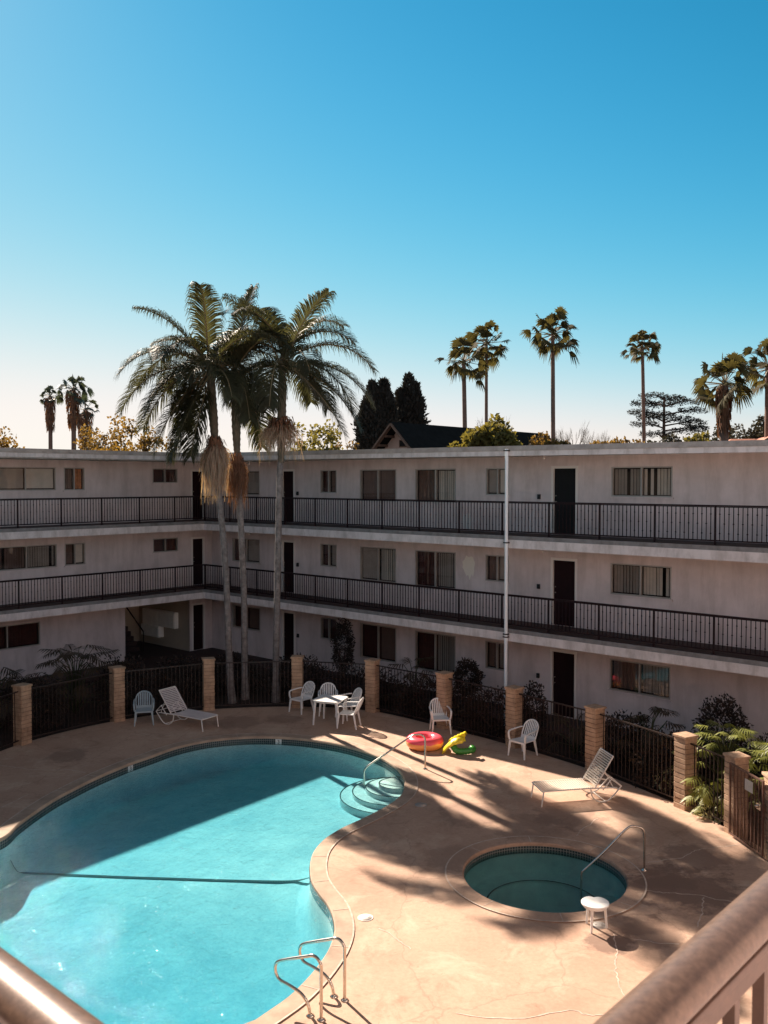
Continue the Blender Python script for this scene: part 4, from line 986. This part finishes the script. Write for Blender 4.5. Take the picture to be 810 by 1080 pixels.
# ------------------------------------------------------------------ the three courtyard palms
def courtyard_palm(label, base, tpts, crown, seed, dry_z, fr, el_off=0., skirt=None):
    r = random.Random(seed); root = thing('feather_palm', label, 'palm tree', tuple(base), 0, 'feather palms in the courtyard')
    bx = Vector(base); loc = [Vector(p)-bx for p in tpts]; cw = Vector(crown)-bx
    trunk_mesh([Vector((0, 0, -.15))]+loc, [.15, .108, .10, .096, .092, .09], bark_palm, 'trunk', root, 14, .05)
    trunk_mesh([loc[-1], loc[-1].lerp(cw, .5), cw], [.095, .14, .13, .07], shaft_m, 'crownshaft', root, 12, .10)
    mb = MB(); mr = MB()
    for (az, el, L_, dr) in fr:
        pinnate_frond(mb, mr, cw+Vector((r.uniform(-.08, .08), r.uniform(-.08, .08), r.uniform(-.5, .1))), radians(az), radians(el), L_, dr, r)
    c = mb.build('crown', frond_m, root); mr.build('frond_ribs', rachis_m, c)
    if skirt:
        mb = MB(); z0, rad, ln, cnt, mt, nm = skirt
        for i in range(cnt):
            cl_ = int(r.random()*9); a_ = cl_*.7+r.gauss(0, .28); q0 = ((cl_*37) % 10)/10
            p = Vector((loc[-1].x, loc[-1].y, z0-base[2]+r.uniform(-.12, .05)-.10*q0)); rr = rad*r.uniform(.25, .85)*(.75+.45*q0)
            e = Vector((cos(a_), sin(a_), 0)); l = ln*.92*(.25+.75*r.random()**.8)*(.54+.5*q0)*r.choice((1, 1, 1, .8, 1.15))
            pth = [p+e*.10, p+e*(rr*.62)+Vector((0, 0, -.06)), p+e*rr+Vector((0, 0, -l*.42)), p+e*rr*r.uniform(.75, 1.15)+Vector((r.uniform(-.12, .12), r.uniform(-.12, .12), -l))]; pth[2] += Vector((r.uniform(-.07, .07), r.uniform(-.07, .07), 0)); pth[1] += Vector((0, 0, r.uniform(-.10, .05)))
            if r.random() < .14:
                pth[2] += e*rad*.22; pth[3] += e*rad*.30+Vector((0, 0, l*.25))
            blade(mb, pth, [.010, .011, .009, .004], Vector((r.uniform(-1, 1), r.uniform(-1, 1), .2)))
        sk = mb.build(nm, mt, root); mb = MB()
        for i in range(90):
            a_ = r.uniform(0, 2*pi); e = Vector((cos(a_), sin(a_), 0)); p = Vector((loc[-1].x, loc[-1].y, z0-base[2]+r.uniform(-.05, .14)))
            blade(mb, [p+e*.11, p+e*rad*.5*r.uniform(.6, 1.2)+Vector((0, 0, r.uniform(-.08, .10))), p+e*rad*.75*r.uniform(.6, 1.1)+Vector((0, 0, -r.uniform(.1, .4)))], [.03, .035, .008], Vector((0, 0, 1)))
        mb.build('husks', dead_m, sk)
    return root
Yp = 29.2
def fr_set(seed, n, lst=()):
    r = random.Random(seed); out = list(lst); g = 137.5*seed
    for i in range(n):
        g += 137.5; t = i/n; out.append((g % 360, 72-92*t+r.uniform(-8, 8), r.uniform(2.4, 3.1), .85+.5*t+r.uniform(-.2, .25)))
    return out
b1 = G(245, 738); b2 = G(258.5, 734); b3 = G(291, 737)
A = lambda x, y, Y: AT(x, y, Y)
courtyard_palm('leftmost feather palm, pale trunk with cream flower stalks hanging below its crown', b1, [A(242, 700, b1.y), A(238, 600, b1.y), A(231, 520, b1.y), A(227, 470, b1.y)], A(221, 380, b1.y), 3, 0,
    fr_set(1, 13, [(180, 12, 3.3, 1.15), (170, -18, 3.2, .9), (200, 40, 3.2, 1.3), (188, -42, 3.1, .7), (130, 35, 3.2, 1.2), (176, -60, 3.0, .5), (212, -56, 3.0, .5), (235, -66, 2.7, .4)]), skirt=(AT(228, 466, b1.y).z, .47, 1.95, 1500, dry_m, 'flower_stalks'))
courtyard_palm('middle feather palm, slim trunk with brown dead fronds under its crown', b2, [A(258, 700, b2.y), A(257, 620, b2.y), A(253, 530, b2.y), A(250, 478, b2.y)], A(247, 388, b2.y), 5, 0,
    fr_set(2, 9, [(100, 30, 3.0, 1.3)]), skirt=(AT(252, 484, b2.y).z, .36, 1.65, 900, dead_m, 'dead_fronds'))
courtyard_palm('rightmost feather palm, straight pale trunk with a thin beige skirt', b3, [A(291, 700, b3.y), A(293, 600, b3.y), A(295, 500, b3.y), A(296.5, 488, b3.y)], A(298, 373, b3.y), 8, 0,
    fr_set(3, 13, [(0, 15, 3.3, 1.1), (-12, -12, 3.2, .9), (15, 38, 3.3, 1.2), (5, -35, 3.1, .6), (40, 60, 3.0, 1.1), (120, 62, 3.0, 1.0)]), skirt=(AT(296, 446, b3.y).z, .78, 1.4, 440, dry_m, 'flower_stalks'))

# ------------------------------------------------------------------ fan palms beyond the roofs
def fan_leaf(mb, mr, base, d, plen, R_, r, droop=.5):
    d = d.normalized(); hub = base+d*plen+Vector((0, 0, -.12*plen)); mr.tube([base, hub], [.03, .018], 4, caps=False)
    side = d.cross(Vector((0, 0, 1))); side = side.normalized() if side.length > .01 else Vector((1, 0, 0)); side = Matrix.Rotation(r.uniform(-1.15, 1.15), 3, d) @ side; up = side.cross(d)
    n = 15; k = 0; wa_ = r.uniform(55, 85)
    for i in range(n):
        a_ = radians(-wa_+2*wa_*i/(n-1)); dr = (d*cos(a_)+side*sin(a_)*1.0+up*.15*cos(a_)).normalized()
        L_ = R_*(.75+.3*cos(a_*.6))*r.uniform(.85, 1.05)
        m1 = hub+dr*L_*.55; e = hub+dr*L_*.85+Vector((0, 0, -L_*droop*.62*r.uniform(.5, 1.2)))
        blade(mb, [hub, m1, e], [.010, .058, .008], up)
def fan_palm(label, px, base_py, crown_py, Y, Rc, seed, nleaf=22, trunk_r=.2, lean=0, skirt=None, lm=None, tm_=None, top_el=88, low_el=-55, plen=.9, lr=.85):
    r = random.Random(seed); c = AT(px+lean, crown_py, Y); b = AT(px, base_py, Y); g = Vector((b.x-lean*.0, Y, -.1))
    root = thing('fan_palm', label, 'palm tree', (g.x, g.y, 0), 0, 'fan palms beyond the building')
    cl = c-Vector((g.x, g.y, 0)); trunk_mesh([Vector((0, 0, -.2)), Vector((cl.x*.3, 0, cl.z*.5)), cl], [trunk_r*1.5, trunk_r, trunk_r*.9, trunk_r*.8], tm_ or bark_brown, 'trunk', root, 8)
    mb = MB(); mr = MB(); g_ = r.uniform(0, 6)
    for i in range(nleaf):
        g_ += 2.39996; t = i/nleaf; el = radians(top_el+(low_el-top_el)*t**.9+r.uniform(-8, 8))
        fan_leaf(mb, mr, cl, Vector((cos(g_)*cos(el), sin(g_)*cos(el), sin(el))), plen*1.3*Rc/1.8*r.uniform(.45, 1.15), lr*.92*Rc/1.8*r.uniform(.85, 1.15), r, .35+.4*t)
    cr_ = mb.build('crown', lm or fan_m, root); mr.build('leaf_stems', rachis_m, cr_)
    if skirt:
        mb = MB(); rad, ln, cnt = skirt
        for i in range(cnt):
            a_ = r.uniform(0, 2*pi); e = Vector((cos(a_), sin(a_), 0)); z = cl.z-r.uniform(0, ln); f_ = 1-(.35*(cl.z-z)/ln)
            p = Vector((cl.x, cl.y, z)); blade(mb, [p, p+e*rad*f_*.8+Vector((0, 0, -.15)), p+e*rad*f_+Vector((0, 0, -.8))], [.02, .09, .03], e.cross(Vector((0, 0, 1))).cross(e)+Vector((.2, .1, 0)))
        mb.build('dead_leaf_skirt', dead_m, root)
fan_palm('tall thin fan palm furthest left on the skyline, with long brown skirt', 53, 470, 418, 110, 1.35, 11, 27, .28, skirt=(.75, 3.6, 240), lm=fan_far, lean=0)
fan_palm('tallest of the three fan palms at left, brown skirt below its crown', 77.5, 470, 410, 95, 2.0, 12, 31, .28, skirt=(.85, 3.6, 260), lm=fan_far)
fan_palm('short shaggy fan palm right of the tallest one at left', 90, 470, 432, 100, 1.7, 13, 22, .3, skirt=(.95, 4.2, 280), lm=fan_far)
fan_palm('fan palm with patchy pale trunk, left of a close pair behind the roof', 492, 466, 381, 62, 2.0, 14, 28, .17, lean=-3)
fan_palm('taller slender fan palm, right of a close pair behind the roof', 513, 466, 362, 66, 1.9, 15, 32, .13)
fan_palm('tall fan palm standing alone above the bare trees, dark straight trunk', 584, 466, 353, 62, 2.1, 16, 33, .16, lean=-1)
fan_palm('slender fan palm with small dense crown left of the layered cedar', 681, 463, 367, 72, 1.6, 17, 39, .16, lean=-3.5, low_el=-40)
fan_palm('stout fan palm with wide crown and brown leaf bases, at right', 764, 463, 405, 58, 2.3, 18, 39, .32, skirt=(.55, 2.6, 240), low_el=-45)
fan_palm('fan palm cut off by the right edge of the frame', 811, 463, 388, 60, 2.3, 19, 36, .3, low_el=-45)

# ------------------------------------------------------------------ other trees
def branchy(mb, p, d, L_, rad, lvl, r, tips, spread=.6, up=.15):
    e = p+d*L_; mid = p.lerp(e, .5)+rv(r)*L_*.06
    mb.tube([p, mid, e], [rad, rad*.8, rad*.6], 5, caps=False)
    if lvl == 0: tips.append(e); return
    for _ in range(r.choice((2, 3, 3))):
        nd = (d+rv(r)*spread+Vector((0, 0, up))).normalized(); branchy(mb, p.lerp(e, r.uniform(.55, 1)), nd, L_*r.uniform(.6, .82), rad*.58, lvl-1, r, tips, spread, up)
def leafy_tree(label, px, Y, top, rad, seed, lm, bark=None, name='leafy_tree', cat='tree', leaf=.16, dens=26, squash=.8, boost=3.4, group='trees on the skyline', lvl=3):
    r = random.Random(seed); b = AT(px, 470, Y); c = AT(px, top, Y); Ht = c.z
    root = thing(name, label, cat, (b.x, Y, -.1), 0, group); mb = MB(); tips = []
    th = max(1.5, Ht-rad*2.0); mb.tube([(0, 0, 0), (.1, 0, th*.5), (0, 0, th)], [.28, .22, .17], 8)
    for i in range(6):
        a_ = i*1.05+r.uniform(-.3, .3); branchy(mb, Vector((0, 0, th*.92)), Vector((cos(a_), sin(a_), r.uniform(.35, 1.3))).normalized(), rad*.55, .10, lvl, r, tips, .75)
    mb.build('trunk', bark or bark_dark, root); mb = MB()
    ctr = Vector((0, 0, Ht-rad*squash))
    for i in range(int(rad*9)):
        v = rv(r).normalized(); tips.append(ctr+Vector((v.x*rad, v.y*rad, v.z*rad*squash))*r.uniform(.45, .98))
    for t in tips:
        q = (t-ctr); 
        if q.length > rad*1.1: t = ctr+q.normalized()*rad*r.uniform(.7, 1.05)
        if t.z > Ht: t.z = Ht-r.uniform(0, .4)
        cr = r.uniform(.35, .80)*rad/2.2
        for _ in range(int(dens*boost)):
            o_ = rv(r)*cr; leafquad(mb, t+o_, rv(r), rv(r), leaf*1.35*r.uniform(.7, 1.4), leaf*.5)
    mb.build('crown', lm, root); return root
leafy_tree('golden leafed tree behind the left wing roof, beside the feather palms', 131, 70, 440, 2.4, 21, leaf_gold, dens=15, leaf=.2)
leafy_tree('small sparse golden tree between the short fan palm and the courtyard palms', 106, 74, 448, 1.7, 22, leaf_gold, dens=10, leaf=.2)
leafy_tree('low olive green tree top at the far left edge', -2, 60, 456, 2.2, 23, leaf_gold, dens=24)
leafy_tree('golden tree showing under the courtyard palm fronds at left', 157, 64, 452, 1.6, 24, leaf_gold, dens=14)
leafy_tree('pale yellow tree right of the rightmost courtyard palm', 340, 66, 441, 2.0, 25, leaf_green, dens=9, leaf=.2)
leafy_tree('low yellow green tree behind the palm skirts', 318, 58, 458, 1.3, 26, leaf_green, dens=18)
leafy_tree('sparse low bush left of the dark gabled house', 368, 70, 462, 1.2, 27, leaf_gold, dens=7)
leafy_tree('yellow green leafy tree between the two close fan palms and the dark roof', 517, 50, 417, 1.3, 28, leaf_green, dens=22, squash=1.9, leaf=.2)
leafy_tree('small yellow bush in front of the dark roof, left of the patchy palm trunk', 486, 50, 458, .75, 29, leaf_green, dens=18)
leafy_tree('small golden bush at the foot of the tall lone fan palm', 592, 54, 455, 1.1, 30, leaf_gold, dens=22)
leafy_tree('low golden tree left of the lone fan palm trunk', 572, 62, 452, .9, 31, leaf_gold, dens=10)
leafy_tree('low golden shrubbery right of the bare trees', 640, 60, 460, 1.1, 32, leaf_gold, dens=22)
leafy_tree('low brown shrubbery left of the cedar', 664, 64, 457, 1.2, 33, leaf_gold, dens=16)
leafy_tree('olive bush at the foot of the cedar', 700, 60, 456, 1.3, 34, leaf_hedge, dens=18)
leafy_tree('yellow green bush left of the stout fan palm', 738, 56, 452, 1.1, 35, leaf_green, dens=26)
leafy_tree('dark rounded evergreen behind the red tiled roof', 787, 75, 440, 2.6, 36, leaf_hedge, dens=34, leaf=.2)
leafy_tree('dark rounded evergreen at the right edge above the red roof', 812, 72, 437, 2.2, 37, leaf_hedge, dens=34, leaf=.2)
leafy_tree('wispy brown tree between the cedar and the stout palm', 722, 78, 450, 2.0, 38, leaf_hedge, dens=7)
def bare_tree(label, px, Y, top, seed, wd=.5):
    r = random.Random(seed); b = AT(px, 470, Y); c = AT(px, top, Y); root = thing('bare_tree', label, 'tree', (b.x, Y, -.1), 0, 'trees on the skyline'); mb = MB(); tips = []
    th = c.z-3.6; mb.tube([(0, 0, 0), (0, 0, th)], [.16, .10], 6); mb.build('trunk', bark_brown, root); mb = MB()
    for i in range(6): branchy(mb, Vector((0, 0, th-.3*i*.3)), Vector((cos(i*1.1)*wd, sin(i*1.1)*wd, 1)).normalized(), 1.15, .035, 4, r, tips, .42, .25)
    mb.build('crown', twig_m, root)
bare_tree('bare grey tree right of the lone fan palm', 603, 64, 432, 41); bare_tree('thin bare tree between the lone palm and the cedar', 631, 66, 442, 42, .4); bare_tree('wispy bare tree left of the lone fan palm', 573, 68, 444, 43, .5); bare_tree('thin leafless tree behind the close pair of fan palms', 522, 64, 425, 44, .45)
# dense dark conifers
def conifer(label, px, Y, spires, seed):
    r = random.Random(seed); b = AT(px, 470, Y); root = thing('dense_conifer', label, 'tree', (b.x, Y, -.1), 0, 'dark conifers behind the gabled house')
    mb = MB(); mb.tube([(0, 0, 0), (0, 0, 10)], [.3, .1], 6); mb.build('trunk', bark_dark, root); mb = MB()
    for (dx, top, wd) in spires:
        z1 = AT(px, top, Y).z; x0 = dx*Y/FPX; w_ = wd*Y/FPX/2; z0 = 6.5
        for i in range(5200):
            t = r.random()**.85; a_ = r.uniform(0, 2*pi); prof_ = w_*(1-t**3.0)**.62*(.75+.25*min(1, t*3))*(.72+.18*sin(t*19+a_*2)+.16*sin(t*47+a_*5+dx))
            rr = prof_*r.uniform(.55, 1.05); z = z0+(z1-z0)*t
            c = Vector((x0+rr*cos(a_), rr*sin(a_), z)); d = Vector((cos(a_)*.6, sin(a_)*.6, .9))+rv(r)*.6
            leafquad(mb, c+rv(r)*.18, d, rv(r), .30*r.uniform(.6, 1.5), .075)
    mb.build('crown', leaf_dark, root)
conifer('broad dark conifer with two blunt tops behind the gabled house', 398, 75, [(-5, 403, 34), (7, 401, 32), (-12, 424, 30), (2, 430, 52), (12, 415, 26)], 51)
conifer('taller single pointed dark conifer behind the gabled house', 431, 78, [(0, 395, 36), (7, 404, 30), (-8, 410, 28), (4, 425, 44)], 52)
# layered cedar
r = random.Random(61); Y = 74; b = AT(700, 470, Y); root = thing('cedar_tree', 'dark layered cedar with flat spreading boughs', 'tree', (b.x, Y, -.1), 0, 'trees on the skyline')
zt_ = AT(700, 414, Y).z; mb = MB(); mb.tube([(0, 0, 0), (0, 0, zt_-.2)], [.32, .08], 8); mc = MB()
for (py, l, rr_) in [(415, -1.1, 1.1), (416, 1.1, 1.0), (423, -1.6, 1.0), (425, 1.4, 1.1), (431, -2.2, 1.0), (433, 2.4, 1.1), (438, -1.4, 1.2), (440, 1.6, 1.3), (444, 3.0, 1.1), (447, -2.4, 1.1), (452, 2.0, 1.3), (455, -1.2, 1.2), (434, 0, 1.3), (421, 0, 1.2), (450, 3.6, .9)]:
    l *= .78; rr_ *= .86; z = AT(700, py, Y).z+r.uniform(-.15, .15); yy = r.uniform(-1.6, 1.6); mb.tube([(0, 0, z-.35), (l*.6, yy*.6, z-.1), (l, yy, z)], [.07, .05, .02], 5, caps=False)
    for i in range(520):
        a_ = r.uniform(0, 2*pi); q = sqrt(r.random())*rr_; c = Vector((l+q*cos(a_)*1.25, yy+q*sin(a_), z+r.uniform(-.16, .20)-.16*q+.10*sin(a_*3))); leafquad(mc, c, Vector((r.uniform(-1, 1), r.uniform(-1, 1), .2)), Vector((0, 0, 1))+rv(r)*.3, .22, .06)
mb.build('trunk', bark_dark, root); mc.build('crown', leaf_cedar, root)

# ------------------------------------------------------------------ houses beyond
hs = thing('gabled_house', 'house with steep dark shingle roof and pinkish gable wall beyond the courtyard', 'house', (.45, 55.2, 0), atan2(14, 11.7))
# local x along the ridge, local y to the left of it
zr = 10.5; sl_ = 1.04; L_ = 18.5; wd = 4.2
mb = MB()
for s in (-1, 1):
    mb.hexa([(0, 0, zr-.16), (L_, 0, zr-.16), (L_, s*wd, zr-sl_*wd-.16), (0, s*wd, zr-sl_*wd-.16), (0, 0, zr), (L_, 0, zr), (L_, s*wd, zr-sl_*wd), (0, s*wd, zr-sl_*wd)])
mb.build('roof', shingle, hs)
mb = MB(); x = .9; mb.add([(x, -3.6, 0), (x, 3.6, 0), (x, 3.6, zr-sl_*3.6-.2), (x, 0, zr-.2), (x, -3.6, zr-sl_*3.6-.2), (L_-.5, -3.6, 0), (L_-.5, 3.6, 0), (L_-.5, 3.6, zr-sl_*3.6-.2), (L_-.5, 0, zr-.2), (L_-.5, -3.6, zr-sl_*3.6-.2)], [(0, 1, 2, 3, 4), (9, 8, 7, 6, 5), (0, 4, 9, 5), (1, 6, 7, 2)]); mb.build('wall', house_wall, hs)
mb = MB()
for s in (-1, 1):
    mb.bar((.0, 0, zr-.13), (.0, s*wd, zr-sl_*wd-.13), .10, .30, up=(1, 0, 0))
    for i in range(1, 8): y_ = i*.52; mb.bar((.06, s*y_, zr-sl_*y_-.30), (.88, s*y_, zr-sl_*y_-.30), .09, .14)
mb.build('bargeboard', timber, hs)
mb = MB(); mb.box(.84, .90, -.55, .10, 9.0, 9.45); wn = mb.build('window', timber, hs); mb = MB(); mb.box(.82, .845, -.48, .03, 9.06, 9.39); mb.build('pane', door_dark, wn)
mb = MB(); mb.tube([(8.2, -1.4, 8.6), (8.2, -1.4, 9.9)], .09, 8); mb.build('vent_pipe', frame_white, hs)
rh = thing('tiled_roof_house', 'low house with red tiled hip roof at the right edge', 'house', tuple(AT(787, 470, 62).xy)+(0,), radians(-10))
mb = MB(); zb, zr2 = 9.25, 10.1
mb.hexa([(-3.4, -3, 8.4), (5, -3, 8.4), (5, 4, 8.4), (-3.4, 4, 8.4), (-.9, .2, zr2-.3), (3, .2, zr2-.3), (3, .8, zr2-.3), (-.9, .8, zr2-.3)])
mb.add([(-.8, -4.0, 8.9), (2.6, -4.0, 8.9), (.9, -4.0, 9.85), (.9, .8, 9.85), (-.8, .8, 8.9), (2.6, .8, 8.9)], [(0, 2, 3, 4), (1, 5, 3, 2)])
rr_ = mb.build('roof', red_tile, rh)
mb = MB(); mb.bar((-.8, -4.03, 8.87), (.9, -4.03, 9.87), .06, .12); mb.bar((2.6, -4.03, 8.87), (.9, -4.03, 9.87), .06, .12); mb.build('verge', timber, rr_)
mb = MB(); mb.box(-2.8, 4.4, -2.4, 3.4, 0, 8.5); mb.build('wall', house_wall, rh)
tag(MB().build('x', soil), '', '') if False else None

# ------------------------------------------------------------------ planting between fence and building
def split_leaf_plant(label, loc, rad, ht, n, seed, m, lsize=.45):
    r = random.Random(seed); root = thing('split_leaf_plant', label, 'plant', loc, 0, 'plants behind the pool fence'); mb = MB(); ms = MB()
    for i in range(n):
        a_ = i*2.4+r.uniform(-.3, .3); q = (i+.5)/n; R_ = rad*(.25+.75*q)*r.uniform(.8, 1.1); z = ht*(1.0-.75*q**1.6)*r.uniform(.85, 1.05)
        e = Vector((cos(a_), sin(a_), 0)); tip = e*R_+Vector((0, 0, z)); b_ = Vector((0, 0, .05)); mid = e*R_*.35+Vector((0, 0, z*.75))
        ms.tube([b_, mid, tip], [.016, .012, .008], 5, caps=False)
        d = (e+Vector((0, 0, r.uniform(-.7, .25)))).normalized(); side = d.cross(Vector((0, 0, 1))).normalized(); up = side.cross(d); L_ = lsize*r.uniform(.75, 1.2)
        for k_ in range(7):                        # lobes of one leaf
            t = k_/6
            for s in (-1, 1):
                c0 = tip+d*L_*(.05+.75*t); dd_ = (side*s+d*(.25+1.1*t)+Vector((0, 0, -.25))).normalized(); ll = L_*.72*(1-.45*abs(t-.35))*r.uniform(.8, 1.1)
                blade(mb, [c0, c0+dd_*ll*.5, c0+dd_*ll+Vector((0, 0, -ll*.2))], [.011*L_/.45, .020*L_/.45, .004], up)
        blade(mb, [tip, tip+d*L_*.5, tip+d*L_*1.15+Vector((0, 0, -.06))], [.012, .026, .005], up)
    mb.build('leaves', m, root); ms.build('stems', shrub_green, root); return root
def shrub(label, loc, rx, ry, z0, z1, n, seed, m, leaf=.07, name='shrub'):
    r = random.Random(seed); root = thing(name, label, 'shrub', loc, 0, 'plants behind the pool fence'); mb = MB(); cz = (z0+z1)/2; rz = (z1-z0)/2
    lobes = [rv(r)*.45 for _ in range(5)]
    for i in range(n):
        v = rv(r).normalized(); k_ = r.uniform(.55, 1.0)*(1+.13*sin(v.x*7+seed)*cos(v.y*6)+.1*sin(v.z*9)); c = Vector((v.x*rx, v.y*ry, v.z*rz))*k_+Vector((0, 0, cz)); leafquad(mb, c, v+rv(r)*.8, rv(r), leaf*r.uniform(.7, 1.4), leaf*.35)
    mb.build('leaves', m, root); mb = MB()
    for i in range(5): a_ = i*1.3; mb.tube([(0, 0, 0), (cos(a_)*rx*.5, sin(a_)*ry*.5, cz)], [.03, .012], 5, caps=False)
    mb.build('stems', bark_dark, root); return root
g0 = lambda u, v: tuple(UV(u, v, -.1))
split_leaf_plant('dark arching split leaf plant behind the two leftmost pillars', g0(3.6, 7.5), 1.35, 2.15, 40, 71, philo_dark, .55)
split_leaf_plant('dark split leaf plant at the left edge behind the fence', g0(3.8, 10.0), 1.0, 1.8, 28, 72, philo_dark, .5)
shrub('low dark shrub behind the leftmost fence panels', g0(4.2, 9.2), 1.1, .9, -.05, 1.45, 4200, 73, shrub_dark)
shrub('dark shrub under the arching split leaf plant at left', g0(4.2, 6.2), .9, .9, -.05, 1.6, 3800, 74, shrub_dark)
shrub('low dark shrub in front of the stair passage', g0(4.4, 4.2), 1.1, .9, -.05, 1.35, 4200, 75, shrub_dark)
shrub('low dark shrub at the foot of the leftmost feather palm', g0(5.0, 2.6), 1.0, .8, -.05, 1.3, 3800, 76, shrub_dark)
shrub('low dark shrub at the foot of the rightmost feather palm', g0(6.8, 1.4), 1.1, .8, -.05, 1.3, 3800, 77, shrub_dark)
shrub('clipped upright dark shrub rising behind the white table\'s chairs', tuple(AT(362, 700, 31.2).xy)+(-.1,), .36, .36, .4, 2.35, 2600, 78, shrub_dark, name='topiary')
shrub('low dark hedge behind the white table set', g0(9.2, .75), 1.3, .4, -.05, 1.15, 3600, 79, shrub_dark)
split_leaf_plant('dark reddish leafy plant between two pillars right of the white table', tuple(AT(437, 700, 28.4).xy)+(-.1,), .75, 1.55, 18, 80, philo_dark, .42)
shrub('low dark hedge right of the white table behind the fence', g0(11.8, .6), 1.2, .4, -.05, 1.15, 3600, 81, shrub_dark)
shrub('round clipped dark shrub left of the white downpipe', tuple(AT(493, 712, 27.3).xy)+(-.1,), .43, .43, .6, 1.68, 2600, 82, shrub_dark, name='topiary')
shrub('low dark shrub behind the fence left of the downpipe', g0(14.3, .8), 1.1, .5, -.05, 1.25, 3600, 83, shrub_dark)
shrub('dark upright shrub left of the ground floor door at right', tuple(AT(563, 745, 25.3).xy)+(-.1,), .35, .35, .0, 1.45, 1600, 84, shrub_dark)
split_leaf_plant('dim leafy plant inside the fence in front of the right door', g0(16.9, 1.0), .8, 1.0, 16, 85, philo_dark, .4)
shrub('dark shrub behind the fence right of the right door', g0(18.2, .9), .9, .6, -.05, 1.25, 3000, 86, shrub_dark)
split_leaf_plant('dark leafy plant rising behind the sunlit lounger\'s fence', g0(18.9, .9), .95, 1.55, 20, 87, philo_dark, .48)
shrub('dark shrub low behind the fence at the sunlit lounger', g0(20.0, 1.9), 1.0, .6, -.05, 1.35, 3600, 88, shrub_dark)
shrub('big dark rounded bush against the wall above the bright split leaf plant', g0(20.3, .0), .62, .5, .2, 1.85, 3400, 89, shrub_dark)
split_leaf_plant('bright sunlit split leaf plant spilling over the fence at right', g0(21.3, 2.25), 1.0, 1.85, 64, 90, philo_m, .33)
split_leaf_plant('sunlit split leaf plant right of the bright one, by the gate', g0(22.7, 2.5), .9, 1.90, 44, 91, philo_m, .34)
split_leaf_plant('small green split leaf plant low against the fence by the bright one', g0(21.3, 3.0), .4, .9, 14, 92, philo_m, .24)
shrub('dark bush between the split leaf plants and the wall', g0(22.0, 1.2), .9, .6, -.05, 1.45, 3600, 93, shrub_dark)
shrub('pale leaved ground plant at the foot of the fence left of the gate', tuple(G(757, 862).xy+UV(0, 0).xy*0)+(-.05,), .45, .22, .0, .38, 160, 94, pale_leaf, .11)
shrub('pale leaved ground plant peeping through the fence behind the lounger', tuple((G(702, 838)+Vector((.1, .25, 0))).xy)+(-.05,), .25, .2, .1, .5, 90, 95, pale_leaf, .10)
